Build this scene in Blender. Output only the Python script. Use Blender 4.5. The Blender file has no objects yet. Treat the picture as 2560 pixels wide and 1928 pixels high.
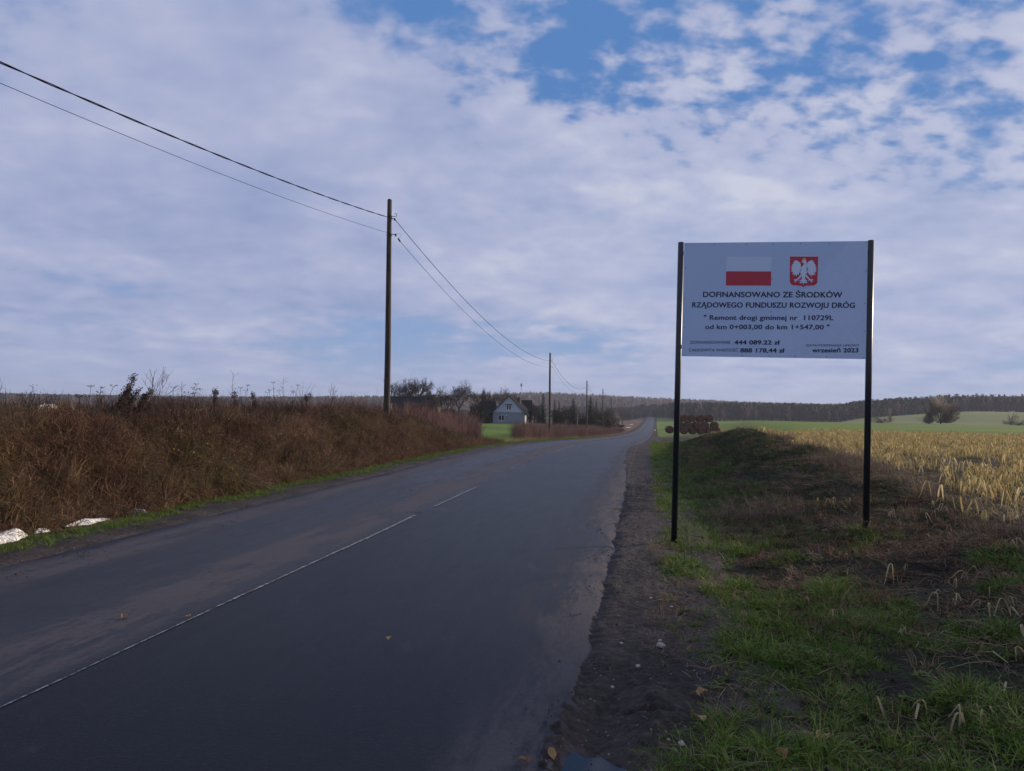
import bpy, math, random
import numpy as np
from mathutils import Vector, Matrix

SC = bpy.context.scene
COL = SC.collection
RND = random.Random(7)
R = math.radians
PI = math.pi

# ------------------------------------------------------------------ camera
FPX = 1923.0                      # focal length in pixels of the 2560 px wide photograph
PITCH, ROLL = R(1.61), R(1.17)
EYE = 1.6
_f = Vector((0, math.cos(PITCH), math.sin(PITCH)))
_u0 = Vector((0, -math.sin(PITCH), math.cos(PITCH)))
_r0 = Vector((1, 0, 0))
_r = _r0 * math.cos(ROLL) + _u0 * math.sin(ROLL)
_u = _u0 * math.cos(ROLL) - _r0 * math.sin(ROLL)
cam_d = bpy.data.cameras.new('camera')
cam = bpy.data.objects.new('camera', cam_d)
COL.objects.link(cam)
SC.camera = cam
cam.matrix_world = Matrix(((_r.x, _u.x, -_f.x, 0), (_r.y, _u.y, -_f.y, 0), (_r.z, _u.z, -_f.z, EYE), (0, 0, 0, 1)))
cam_d.sensor_width = 36
cam_d.lens = 36 * FPX / 2560
cam_d.clip_start = .05
cam_d.clip_end = 20000


def ray(px, py):
    d = _f * FPX + _r * (px - 1280) - _u * (py - 964)
    return d.normalized()


def at_y(px, py, Y):
    """the point seen at a pixel, at forward distance Y"""
    d = ray(px, py)
    return Vector((0, 0, EYE)) + d * (Y / d.y)


# ------------------------------------------------------------------ sky and sun
SUN_AZ, SUN_EL = R(66), R(14.5)       # azimuth from +Y towards +X
wd = bpy.data.worlds.new('World')
SC.world = wd
wd.use_nodes = True
NT = wd.node_tree
NT.nodes.clear()


class N:
    """tiny node helper"""

    def __init__(s, nt):
        s.nt = nt

    def new(s, t, **kw):
        n = s.nt.nodes.new(t)
        for k, v in kw.items():
            setattr(n, k, v)
        return n

    def put(s, sock, v):
        if hasattr(v, 'is_output') or isinstance(v, bpy.types.NodeSocket):
            s.nt.links.new(v, sock)
        elif v is not None:
            if isinstance(v, (tuple, list)) and len(v) == 3 and sock.type == 'RGBA':
                v = (*v, 1)
            sock.default_value = v

    def math(s, op, a, b=None, c=None, clamp=False):
        n = s.new('ShaderNodeMath', operation=op, use_clamp=clamp)
        for i, v in enumerate((a, b, c)):
            if v is not None:
                s.put(n.inputs[i], v)
        return n.outputs[0]

    def vmath(s, op, a, b=None, out=0):
        n = s.new('ShaderNodeVectorMath', operation=op)
        s.put(n.inputs[0], a)
        if b is not None:
            s.put(n.inputs[1], b)
        return n.outputs[out]

    def noise(s, vec, scale=5, detail=4, rough=.55, dist=0, w=None):
        n = s.new('ShaderNodeTexNoise')
        if w is not None:
            n.noise_dimensions = '4D'
            n.inputs['W'].default_value = w
        if vec is not None:
            s.put(n.inputs['Vector'], vec)
        n.inputs['Scale'].default_value = scale
        n.inputs['Detail'].default_value = detail
        n.inputs['Roughness'].default_value = rough
        n.inputs['Distortion'].default_value = dist
        return n.outputs[0]

    def mix(s, f, a, b, blend='MIX'):
        n = s.new('ShaderNodeMix', data_type='RGBA', blend_type=blend)
        s.put(n.inputs[0], f)
        s.put(n.inputs[6], a)
        s.put(n.inputs[7], b)
        return n.outputs[2]

    def ss(s, v, a, b):
        n = s.new('ShaderNodeMapRange', interpolation_type='SMOOTHSTEP')
        s.put(n.inputs[0], v)
        n.inputs[1].default_value, n.inputs[2].default_value = a, b
        return n.outputs[0]

    def lin(s, v, a, b, c=0., d=1.):
        n = s.new('ShaderNodeMapRange')
        s.put(n.inputs[0], v)
        for i, q in enumerate((a, b, c, d)):
            n.inputs[1 + i].default_value = q
        return n.outputs[0]

    def scale(s, vec, x, y, z=1):
        return s.vmath('MULTIPLY', vec, (x, y, z))

    def ramp(s, f, stops):
        n = s.new('ShaderNodeValToRGB')
        e = n.color_ramp.elements
        while len(e) < len(stops):
            e.new(.5)
        for i, (p, c) in enumerate(stops):
            e[i].position = p
            e[i].color = (*c, 1)
        s.put(n.inputs[0], f)
        return n.outputs[0]


w = N(NT)
tc = w.new('ShaderNodeTexCoord')
D = w.vmath('NORMALIZE', tc.outputs['Generated'])
sep = w.new('ShaderNodeSeparateXYZ')
NT.links.new(D, sep.inputs[0])
dx, dy, dz = sep.outputs
sky = w.new('ShaderNodeTexSky', sky_type='NISHITA')
sky.sun_disc = False
sky.sun_elevation = SUN_EL
sky.sun_rotation = SUN_AZ
sky.altitude = 150
sky.air_density = 1.0
sky.dust_density = .6
sky.ozone_density = 2.5
SKY_STRENGTH = .1
zc = w.math('MAXIMUM', dz, 0.0)
den = w.math('ADD', zc, .15)
comb = w.new('ShaderNodeCombineXYZ')
w.put(comb.inputs[0], w.math('DIVIDE', dx, den))
w.put(comb.inputs[1], w.math('DIVIDE', dy, den))
P = comb.outputs[0]
warp = w.new('ShaderNodeTexNoise')
NT.links.new(P, warp.inputs['Vector'])
warp.inputs['Scale'].default_value = 1.6
warp.inputs['Detail'].default_value = 2
wv = w.vmath('SCALE', w.vmath('SUBTRACT', warp.outputs[1], (.5, .5, .5)))
wv.node.inputs['Scale'].default_value = .35
PW = w.vmath('ADD', P, wv)
big = w.noise(PW, 1.1, 3, .5, 0, 3.1)
mid = w.noise(PW, 3.4, 3, .5, .2, 1.7)
comb2 = w.new('ShaderNodeCombineXYZ')
den2 = w.math('ADD', zc, .42)
w.put(comb2.inputs[0], w.math('DIVIDE', dx, den2))
w.put(comb2.inputs[1], w.math('DIVIDE', dy, den2))
fine = w.noise(w.scale(comb2.outputs[0], 1, 1.35), 19.0, 3, .5, .15, 8.2)
# openings in the cloud deck, as directions on the sky: (px, py, radius in degrees, amount)
HOLES = [(1230, 20, 9, .13), (1460, 80, 9, .10), (1480, 215, 5, .14), (1400, 205, 4, .12), (1650, 60, 8, .08), (1010, 10, 6, .16),
         (1880, 40, 7, .04), (860, 60, 4, .12), (520, 145, 5, .12), (60, 110, 7, .07), (2080, 180, 8, .06), (2400, 230, 9, .05), (2250, 330, 8, .08),
         (1950, 340, 8, .10), (1700, 280, 6, .10), (2520, 420, 6, .10), (1180, 290, 4, .07), (420, 170, 4, .07), (1650, 400, 3, .06)]
FILLS = [(650, 380, 15, .20), (300, 600, 16, .18), (1150, 500, 15, .22), (1700, 560, 12, .22), (2150, 600, 12, .2), (2450, 640, 8, .12), (700, 560, 12, .12), (1350, 440, 8, .1), (2400, 720, 5, .1), (100, 830, 6, .10), (1700, 150, 4, .06)]
bias = None
for px, py, rad, amt in HOLES + [(a, b, c, -d) for a, b, c, d in FILLS]:
    d = ray(px, py)
    dot = w.vmath('DOT_PRODUCT', D, tuple(d), out=1)
    s_ = w.ss(dot, math.cos(R(rad)), 1.0)
    t_ = w.math('MULTIPLY', s_, -amt)
    bias = t_ if bias is None else w.math('ADD', bias, t_)
# clearer band low over the horizon, with flat streaks
band = w.math('MULTIPLY', w.ss(dz, .03, .075), w.math('SUBTRACT', 1.0, w.ss(dz, .12, .185)))
low = w.noise(w.scale(D, 2.2, 2.2, 16), 1.0, 4, .5, .4, 5.5)
right_puffs = w.math('MULTIPLY', w.ss(dx, -.32, .12), w.ss(dz, .15, .32))
cov = w.math('ADD', w.math('MULTIPLY', big, .5), w.math('MULTIPLY', mid, .45))
cov = w.math('ADD', cov, bias)
cov = w.math('ADD', cov, .095)
puff = w.math('MULTIPLY', w.math('SUBTRACT', fine, .5), w.math('ADD', .42, w.math('MULTIPLY', right_puffs, .85)))
cov = w.math('ADD', cov, puff)
cov = w.math('SUBTRACT', cov, w.math('MULTIPLY', band, w.lin(low, .40, .58, .30, .0)))
cov = w.math('SUBTRACT', cov, w.math('MULTIPLY', w.ss(dy, .1, -.5), .05))
mask = w.ss(cov, .25, .61)
nish = w.mix(1.0, sky.outputs[0], (.30, .40, .60), 'MULTIPLY')
hor = w.ss(dz, .40, 0.03)
blue = w.mix(hor, (1.2, 2.8, 6.3), (3.2, 4.6, 7.5))
blue = w.mix(.15, blue, nish)
shade = w.math('ADD', w.math('MULTIPLY', mid, .45), w.math('MULTIPLY', big, .45))
shade = w.math('ADD', shade, w.math('ADD', .02, w.math('MULTIPLY', w.math('SUBTRACT', fine, .3), w.math('ADD', .16, w.math('MULTIPLY', right_puffs, .2)))))
cl = w.ramp(shade, [(.36, (3.2, 3.85, 6.2)), (.46, (3.85, 4.4, 6.7)), (.55, (4.6, 5.0, 7.1)), (.67, (5.8, 6.1, 7.7))])
lift = w.math('MULTIPLY', w.ss(dx, -.35, .4), w.ss(dz, .5, .25))
clb = w.mix(lift, cl, w.mix(1.0, cl, (1.14, 1.13, 1.07), 'MULTIPLY'))
skyc = w.mix(w.math('MULTIPLY', mask, .96), blue, clb)
# thin pale veil close to the horizon
skyc = w.mix(w.math('MULTIPLY', w.ss(dz, .10, 0.0), .6), skyc, (3.9, 4.7, 7.0))
# brighter half of the sky around the sun, outside the picture; darker blue behind the viewer
sd = (math.sin(SUN_AZ) * math.cos(SUN_EL), math.cos(SUN_AZ) * math.cos(SUN_EL), math.sin(SUN_EL))
bg = w.new('ShaderNodeBackground')
NT.links.new(skyc, bg.inputs[0])
bg.inputs[1].default_value = SKY_STRENGTH
wo = w.new('ShaderNodeOutputWorld')
NT.links.new(bg.outputs[0], wo.inputs[0])

sun_d = bpy.data.lights.new('sun', 'SUN')
sun_d.energy = 5.0
sun_d.angle = R(4)
sun_d.color = (1.0, .80, .56)
sun = bpy.data.objects.new('sun', sun_d)
COL.objects.link(sun)
sun.rotation_euler = Vector(sd).to_track_quat('Z', 'Y').to_euler()

SC.view_settings.view_transform = 'Standard'
SC.view_settings.look = 'None'
SC.view_settings.exposure = -0.12
SC.view_settings.gamma = 1.0
SC.view_settings.use_curve_mapping = False
SC.render.engine = 'CYCLES'
SC.cycles.max_bounces = 5
SC.cycles.transparent_max_bounces = 4
SC.cycles.use_denoising = True
SC.render.film_transparent = False
HAZE = .0002


# ------------------------------------------------------------------ helpers
def tag(o, label=None, cat=None, group=None, kind=None):
    if label: o['label'] = label
    if cat: o['category'] = cat
    if group: o['group'] = group
    if kind: o['kind'] = kind
    return o


def empty(name, loc, rz=0):
    o = bpy.data.objects.new(name, None)
    COL.objects.link(o)
    o.location = loc
    o.rotation_euler = (0, 0, rz)
    o.empty_display_size = .1
    return o


def mesh_obj(name, vs, fs, mat, parent=None, smooth=False, link=True, uv=None):
    me = bpy.data.meshes.new(name)
    if isinstance(vs, np.ndarray):
        vs = vs.tolist()
    if isinstance(fs, np.ndarray):
        fs = fs.tolist()
    me.from_pydata(vs, [], fs)
    for m in (mat if isinstance(mat, (list, tuple)) else [mat]):
        me.materials.append(m)
    if smooth:
        me.polygons.foreach_set('use_smooth', [True] * len(me.polygons))
    if uv is not None:
        l = me.uv_layers.new(name='uv')
        vi = np.empty(len(me.loops), dtype=np.int32)
        me.loops.foreach_get('vertex_index', vi)
        l.data.foreach_set('uv', np.asarray(uv, dtype=np.float32)[vi].ravel())
    me.update()
    o = bpy.data.objects.new(name, me)
    if link:
        COL.objects.link(o)
    if parent is not None:
        o.parent = parent
    return o


class MB:
    def __init__(s):
        s.v, s.f = [], []

    def box(s, x0, y0, z0, x1, y1, z1):
        b = len(s.v)
        s.v += [(x0, y0, z0), (x1, y0, z0), (x1, y1, z0), (x0, y1, z0), (x0, y0, z1), (x1, y0, z1), (x1, y1, z1), (x0, y1, z1)]
        s.f += [tuple(b + i for i in q) for q in ((0, 3, 2, 1), (4, 5, 6, 7), (0, 1, 5, 4), (1, 2, 6, 5), (2, 3, 7, 6), (3, 0, 4, 7))]
        return s

    def tube(s, pts, rad, n=6, cap=True):
        pts = [Vector(p) for p in pts]
        if not isinstance(rad, (list, tuple)):
            rad = [rad] * len(pts)
        b = len(s.v)
        prev = None
        for i, p in enumerate(pts):
            t = (pts[min(i + 1, len(pts) - 1)] - pts[max(i - 1, 0)])
            t = t.normalized() if t.length > 1e-9 else Vector((0, 0, 1))
            if prev is None:
                a = t.orthogonal().normalized()
            else:
                a = prev - t * prev.dot(t)
                a = a.normalized() if a.length > 1e-6 else t.orthogonal().normalized()
            prev = a
            c = t.cross(a)
            for k in range(n):
                an = 2 * PI * k / n
                s.v.append(tuple(p + (a * math.cos(an) + c * math.sin(an)) * rad[i]))
        for i in range(len(pts) - 1):
            for k in range(n):
                s.f.append((b + i * n + k, b + i * n + (k + 1) % n, b + (i + 1) * n + (k + 1) % n, b + (i + 1) * n + k))
        if cap:
            s.f.append(tuple(b + k for k in range(n))[::-1])
            s.f.append(tuple(b + (len(pts) - 1) * n + k for k in range(n)))
        return s

    def ribbon(s, pts, widths, side):
        b = len(s.v)
        side = Vector(side)
        for p, wd_ in zip(pts, widths):
            p = Vector(p)
            s.v.append(tuple(p - side * wd_ * .5))
            s.v.append(tuple(p + side * wd_ * .5))
        for i in range(len(pts) - 1):
            s.f.append((b + 2 * i, b + 2 * i + 1, b + 2 * i + 3, b + 2 * i + 2))
        return s

    def poly(s, pts):
        b = len(s.v)
        s.v += [tuple(p) for p in pts]
        s.f.append(tuple(range(b, b + len(pts))))
        return s

    def build(s, name, mat, parent=None, smooth=False, link=True):
        return mesh_obj(name, s.v, s.f, mat, parent, smooth, link)


def perlin(x, y, seed=0):
    x = np.asarray(x, float)
    y = np.asarray(y, float)
    xi, yi = np.floor(x), np.floor(y)
    xf, yf = x - xi, y - yi

    def g(ix, iy):
        h = np.sin(ix * 127.1 + iy * 311.7 + seed * 74.7) * 43758.5453
        h = (h - np.floor(h)) * 2 * PI
        return np.cos(h), np.sin(h)
    u = xf * xf * xf * (xf * (xf * 6 - 15) + 10)
    v = yf * yf * yf * (yf * (yf * 6 - 15) + 10)
    a = g(xi, yi); b = g(xi + 1, yi); c = g(xi, yi + 1); d = g(xi + 1, yi + 1)
    n00 = a[0] * xf + a[1] * yf
    n10 = b[0] * (xf - 1) + b[1] * yf
    n01 = c[0] * xf + c[1] * (yf - 1)
    n11 = d[0] * (xf - 1) + d[1] * (yf - 1)
    return (n00 * (1 - u) + n10 * u) * (1 - v) + (n01 * (1 - u) + n11 * u) * v


def fbm(x, y, octv=3, seed=0, gain=.5):
    s, a = 0, 1.
    for i in range(octv):
        s = s + a * perlin(np.asarray(x) * 2 ** i, np.asarray(y) * 2 ** i, seed + i * 13)
        a *= gain
    return s


def S(x, a, b):
    t = np.clip((np.asarray(x, float) - a) / (b - a), 0, 1)
    return t * t * (3 - 2 * t)


def herm(x, ks):
    xs = np.array([k[0] for k in ks], float)
    ys = np.array([k[1] for k in ks], float)
    d = np.diff(ys) / np.diff(xs)
    m = np.zeros(len(xs))
    for i in range(1, len(xs) - 1):
        m[i] = 0 if d[i - 1] * d[i] <= 0 else 2 * d[i - 1] * d[i] / (d[i - 1] + d[i])
    x = np.clip(np.asarray(x, float), xs[0], xs[-1])
    i = np.clip(np.searchsorted(xs, x, side='right') - 1, 0, len(xs) - 2)
    h = xs[i + 1] - xs[i]
    t = (x - xs[i]) / h
    return (2 * t ** 3 - 3 * t ** 2 + 1) * ys[i] + (t ** 3 - 2 * t ** 2 + t) * h * m[i] + (-2 * t ** 3 + 3 * t ** 2) * ys[i + 1] + (t ** 3 - t ** 2) * h * m[i + 1]


# ------------------------------------------------------------------ terrain functions
def xc(Y):
    Y = np.asarray(Y, float)
    return -3.2 + .172 * Y + .0158 * 5 * np.log1p(np.exp(np.clip((Y - 31) / 5, -30, 400)))


ZR = [(-80, 0), (0, 0), (20, 0), (28, -.02), (36, -.14), (49, -.5), (70, -1.17), (120, -2.6), (180, -4.0), (250, -5.0), (350, -5.6), (450, -5.3), (570, -4.2), (650, -4.6), (1000, -8), (6000, -10)]
ZF = [(-80, .1), (0, .1), (3, .12), (8, .33), (15, .52), (30, .52), (46, .38), (62, .2), (90, 0), (120, -.2), (200, -.7), (300, -1.9), (450, -3.8), (600, -3), (1000, -1), (6000, 0)]
ZL = [(0, 0), (30, 0), (36, -.15), (60, -.8), (100, -1.3), (150, -1.9), (190, -2.4), (300, -4), (600, -7), (1000, -9), (6000, -9)]
RIDGE = [(-80, .05), (0, .05), (8, .1), (12, .32), (18, .55), (24, .66), (30, .62), (39, .5), (50, .12), (60, 0), (6000, 0)]
HILL = [(-3, -6), (-.68, -5.7), (-.4, -3.6), (-.17, 3), (-.02, 11), (.03, 14.5), (.19, 9.5), (.4, 3), (3, 0)]


def zr(Y): return herm(Y, ZR)


def gh(X, Y, rough=True):
    X = np.asarray(X, float)
    Y = np.asarray(Y, float)
    u = X - xc(Y)
    road = zr(Y)
    rr = np.hypot(X, Y)
    # left side
    zl = herm(rr, ZL)
    left = road + (zl - road) * S(-u, 3.8, 22)
    bank = 1.1 * S(-u, 3.75, 5.6) * (1 - S(Y, 24, 37)) * (1 - .9 * S(-u, 10, 60))
    bank = bank * (1 + .18 * fbm(Y * .35, u * .2, 2, 5) + .16 * fbm(Y * 1.1, u * .9, 2, 6))
    left = left + bank - .3 * S(-u, 3.6, 5) * (1 - S(-u, 6, 9)) * S(Y, 33, 42)
    # right side
    u0, u1 = 4.5, np.interp(Y, [25, 60, 150, 400, 600], [8.2, 18, 28, 60, 90])
    right = road + (herm(Y, ZF) - road) * S(u, u0, u1)
    right = right - .07 * np.exp(-((u - 4.3) / .5) ** 2) * (1 - S(Y, 60, 90))
    su = np.where(u < 6.5, 1.15, 1.0)
    right = right + herm(Y, RIDGE) * np.exp(-((u - 6.5) / su) ** 2) * (1 + .25 * fbm(Y * .5, u * .5, 2, 9))
    right = right + 6.6 * S(Y, 225, 470) * S(X / np.maximum(Y, 1), .40, .62) + 2.0 * S(Y, 230, 400) * S(X / np.maximum(Y, 1), .42, .46)
    z = np.where(u < 0, left, right)
    # distant rise carrying the woods
    t = X / np.maximum(Y, 1)
    hz = herm(t, HILL)
    z = z + (hz - z) * S(Y, 800, 1300)
    z = z - 6 * S(Y, 1500, 4000)
    if rough:
        off = S(np.abs(u), 3.2, 4.2)
        z = z + .07 * S(np.abs(u), 4.2, 5.2) * (1 - S(np.abs(u), 8, 10)) * fbm(X * 1.3, Y * 1.1, 3, 33) * (1 - S(Y, 45, 60))
        z = z + off * (.05 * fbm(X * .8, Y * .8, 3, 3) * (1 - S(Y, 60, 100)) + .035 * fbm(X * 3.1, Y * 3.1, 2, 4) * (1 - S(Y, 25, 40)) * S(u, 4, 7))
        z = z + S(rr, 150, 400) * .5 * fbm(X * .012, Y * .012, 2, 8) * S(np.abs(u), 6, 40)
    return z


def hit(px, py, far=600):
    """where a pixel's ray meets the ground"""
    d = ray(px, py)
    t = np.linspace(1, far, 24000)
    X, Y, Z = d.x * t, d.y * t, EYE + d.z * t
    b = np.nonzero(Z < gh(X, Y))[0]
    i = b[0] if len(b) else len(t) - 1
    return Vector((X[i], Y[i], float(gh(X[i], Y[i]))))


def on_ground(X, Y):
    return Vector((X, Y, float(gh(X, Y))))


# ------------------------------------------------------------------ materials
def new_mat(name):
    m = bpy.data.materials.new(name)
    m.use_nodes = True
    nt = m.node_tree
    nt.nodes.clear()
    n = N(nt)
    bs = n.new('ShaderNodeBsdfPrincipled')
    out = n.new('ShaderNodeOutputMaterial')
    nt.links.new(bs.outputs[0], out.inputs[0])
    return m, n, bs, out


def plain(name, col, rough=.6, var=.15, scale=8, metal=0, bump=0, spec=.5):
    m, n, bs, out = new_mat(name)
    tcn = n.new('ShaderNodeTexCoord')
    f = n.noise(tcn.outputs['Object'], scale, 5, .6)
    c = n.mix(f, tuple(x * (1 - var) for x in col), tuple(min(1, x * (1 + var)) for x in col))
    n.put(bs.inputs['Base Color'], c)
    bs.inputs['Roughness'].default_value = rough
    bs.inputs['Metallic'].default_value = metal
    bs.inputs['Specular IOR Level'].default_value = spec
    if bump:
        b = n.new('ShaderNodeBump')
        b.inputs['Strength'].default_value = bump
        b.inputs['Distance'].default_value = .02
        n.put(b.inputs['Height'], n.noise(tcn.outputs['Object'], scale * 4, 4, .6))
        n.put(bs.inputs['Normal'], b.outputs[0])
    return m


def veg(name, cols, rough=.7, trans=.25, spec=.25):
    """plant material: hue varies from instance to instance and along each plant"""
    m, n, bs, out = new_mat(name)
    oi = n.new('ShaderNodeObjectInfo')
    geo = n.new('ShaderNodeNewGeometry')
    r = n.math('FRACT', n.math('ADD', oi.outputs['Random'], n.math('MULTIPLY', geo.outputs['Random Per Island'], .9)))
    st = [(i / max(1, len(cols) - 1), c) for i, c in enumerate(cols)]
    c = n.ramp(r, st)
    n.put(bs.inputs['Base Color'], c)
    bs.inputs['Roughness'].default_value = rough
    bs.inputs['Specular IOR Level'].default_value = spec
    if trans:
        tr = n.new('ShaderNodeBsdfTranslucent')
        n.put(tr.inputs[0], c)
        mx = n.new('ShaderNodeMixShader')
        mx.inputs[0].default_value = trans
        m.node_tree.links.new(bs.outputs[0], mx.inputs[1])
        m.node_tree.links.new(tr.outputs[0], mx.inputs[2])
        m.node_tree.links.new(mx.outputs[0], out.inputs[0])
    return m


def soil(name, stops, scale=1.2, fine=14, bump=.8, rough=.9, bdist=.03, extra=None):
    """ground: colours by a broad noise, broken up by a fine one"""
    m, n, bs, out = new_mat(name)
    tcn = n.new('ShaderNodeTexCoord')
    V = tcn.outputs['Object']
    a = n.noise(V, scale, 5, .6, .3)
    b = n.noise(V, fine, 6, .65)
    f = n.math('ADD', n.math('MULTIPLY', a, .5), n.math('MULTIPLY', b, .5))
    f = n.lin(f, .40, .60)
    c = n.ramp(f, stops)
    if extra:
        c = extra(n, V, c)
    n.put(bs.inputs['Base Color'], c)
    bs.inputs['Roughness'].default_value = rough
    bs.inputs['Specular IOR Level'].default_value = .2
    bp = n.new('ShaderNodeBump')
    bp.inputs['Strength'].default_value = bump
    bp.inputs['Distance'].default_value = bdist
    n.put(bp.inputs['Height'], n.math('ADD', n.noise(V, fine * 1.5, 6, .7), n.math('MULTIPLY', n.noise(V, fine * .3, 3, .6), 1.5)))
    n.put(bs.inputs['Normal'], bp.outputs[0])
    return m


M = {}
M['verge'] = soil('verge_soil', [(0, (.010, .009, .007)), (.35, (.024, .019, .013)), (.65, (.036, .031, .017)), (1, (.065, .052, .033))], .9, 26, 1.0)
M['bank'] = soil('bank_soil', [(0, (.016, .01, .007)), (.5, (.035, .021, .013)), (1, (.07, .042, .022))], .8, 12)
M['ridge'] = soil('ridge_turf', [(0, (.014, .011, .008)), (.35, (.028, .02, .013)), (.6, (.02, .027, .011)), (1, (.045, .048, .024))], .5, 24, 1.0)
M['stubble'] = soil('stubble_soil', [(0, (.012, .009, .008)), (.4, (.030, .022, .015)), (.6, (.03, .033, .014)), (.8, (.10, .085, .045)), (1, (.18, .145, .07))], .6, 22, 1.0)
M['crop'] = soil('winter_crop', [(0, (.065, .115, .010)), (.5, (.095, .165, .012)), (1, (.125, .195, .018))], .05, 3.5, .5, bdist=.05)
M['crop_pale'] = soil('pale_pasture', [(0, (.085, .125, .035)), (.5, (.115, .15, .045)), (1, (.15, .165, .065))], .012, .3, .3)
M['meadow'] = soil('meadow', [(0, (.05, .035, .02)), (.5, (.08, .055, .03)), (1, (.10, .085, .04))], .03, .8, .4)
M['tilled'] = soil('bare_earth', [(0, (.04, .03, .024)), (.5, (.06, .042, .034)), (1, (.085, .06, .045))], .2, 2.5, .7)
M['reed'] = soil('dry_reed_ground', [(0, (.06, .03, .02)), (.6, (.10, .052, .034)), (1, (.2, .14, .085))], .03, .7, .6)
M['floor'] = soil('wood_floor', [(0, (.03, .022, .018)), (1, (.05, .035, .025))], .05, 1, .5)

# asphalt: uv.x is metres from the centre line, uv.y metres along the road
m, n, bs, out = new_mat('asphalt')
uvn = n.new('ShaderNodeUVMap', uv_map='uv')
sp = n.new('ShaderNodeSeparateXYZ')
n.put(sp.inputs[0], uvn.outputs[0])
U, V_ = sp.outputs[0], sp.outputs[1]
st1 = n.noise(n.scale(uvn.outputs[0], 2.2, .42), 1, 6, .65, .5)
st2 = n.noise(n.scale(uvn.outputs[0], 7, 1.3), 1, 5, .7, .3, 4.4)
grain = n.noise(uvn.outputs[0], 95, 3, .85)
grain2 = n.noise(uvn.outputs[0], 38, 4, .7)


def bump1(c, wdt, side=None):
    d = n.math('ABSOLUTE', n.math('SUBTRACT', U, c))
    return n.math('SUBTRACT', 1.0, n.ss(d, 0.0, wdt))


dust = n.math('MULTIPLY', bump1(-.5, .62), 1.15)
dust = n.math('ADD', dust, n.math('MULTIPLY', bump1(-2.45, .62), 1.25))
dust = n.math('ADD', dust, n.math('MULTIPLY', bump1(2.75, .75), 1.15))
dust = n.math('ADD', dust, n.math('MULTIPLY', n.math('SUBTRACT', 1.0, n.ss(U, -.25, .05)), .26))
dust = n.math('ADD', dust, n.math('MULTIPLY', n.ss(V_, 26, 60), .15))
st3 = n.noise(n.scale(uvn.outputs[0], 26, 9), 1, 5, .75, .2, 2.2)
dn = n.math('ADD', n.math('ADD', n.math('MULTIPLY', st1, .5), n.math('MULTIPLY', st2, .35)), n.math('MULTIPLY', st3, .35))
dd = n.math('SUBTRACT', n.math('MULTIPLY', dust, n.lin(dn, .52, .70, .0, 1.7)), .05, clamp=True)
base = n.mix(n.lin(grain, .35, .7), (.002, .003, .006), (.016, .019, .030))
base = n.mix(n.math('SUBTRACT', 1.0, n.ss(U, -.12, .06)), base, n.mix(n.lin(grain, .35, .7), (.012, .014, .022), (.042, .048, .066)))
base = n.mix(n.lin(st2, .3, .7, 0, .4), base, (.012, .015, .023))
dirtc = n.mix(grain2, (.055, .051, .058), (.115, .105, .115))
base = n.mix(n.math('MULTIPLY', n.ss(grain2, .56, .70), .55), base, (.055, .060, .075))
blot = n.math('MULTIPLY', n.ss(n.noise(n.scale(uvn.outputs[0], 3, 1.6), 1, 5, .7, .4, 12.2), .60, .72), .30)
c = n.mix(n.math('ADD', n.math('MULTIPLY', dd, .85), blot, clamp=True), base, dirtc)
n.put(bs.inputs['Base Color'], c)
n.put(bs.inputs['Roughness'], n.math('ADD', n.math('ADD', n.math('MULTIPLY', dd, .30), .38), n.math('MULTIPLY', st2, .12)))
bs.inputs['Specular IOR Level'].default_value = .13
bp = n.new('ShaderNodeBump')
bp.inputs['Strength'].default_value = .55
bp.inputs['Distance'].default_value = .006
n.put(bp.inputs['Height'], n.math('ADD', grain, n.math('MULTIPLY', grain2, .6)))
n.put(bs.inputs['Normal'], bp.outputs[0])
M['asphalt'] = m

m, n, bs, out = new_mat('worn_road_paint')
geo = n.new('ShaderNodeTexCoord')
f = n.noise(geo.outputs['Object'], 26, 5, .75)
n.put(bs.inputs['Base Color'], n.mix(n.lin(f, .44, .64), (.035, .037, .042), (.34, .34, .35)))
bs.inputs['Roughness'].default_value = .7
M['paint'] = m


def peb(n, V, c):
    v = n.new('ShaderNodeTexVoronoi', feature='F1')
    n.put(v.inputs['Vector'], V)
    v.inputs['Scale'].default_value = 42
    sel = n.math('LESS_THAN', v.outputs['Distance'], .30)
    rn = n.new('ShaderNodeSeparateColor')
    n.put(rn.inputs[0], v.outputs['Color'])
    sel = n.math('MULTIPLY', sel, n.math('GREATER_THAN', rn.outputs[0], .9))
    return n.mix(n.math('MULTIPLY', sel, n.lin(rn.outputs[1], 0, 1, .1, .8)), c, (.26, .23, .20))


M['shoulder'] = soil('shoulder_mud', [(0, (.018, .015, .014)), (.45, (.036, .029, .026)), (1, (.068, .055, .050))], 1.6, 22, .9, .75, .02, peb)

# ------------------------------------------------------------------ ground sheets
def steps(spec):
    """[(start, step), ..., (end, None)] -> coordinates"""
    o = []
    for (a, st), (b, _) in zip(spec, spec[1:]):
        k = max(1, int(round((b - a) / st)))
        o += [a + (b - a) * i / k for i in range(k)]
    return np.array(o + [spec[-1][0]])


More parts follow.
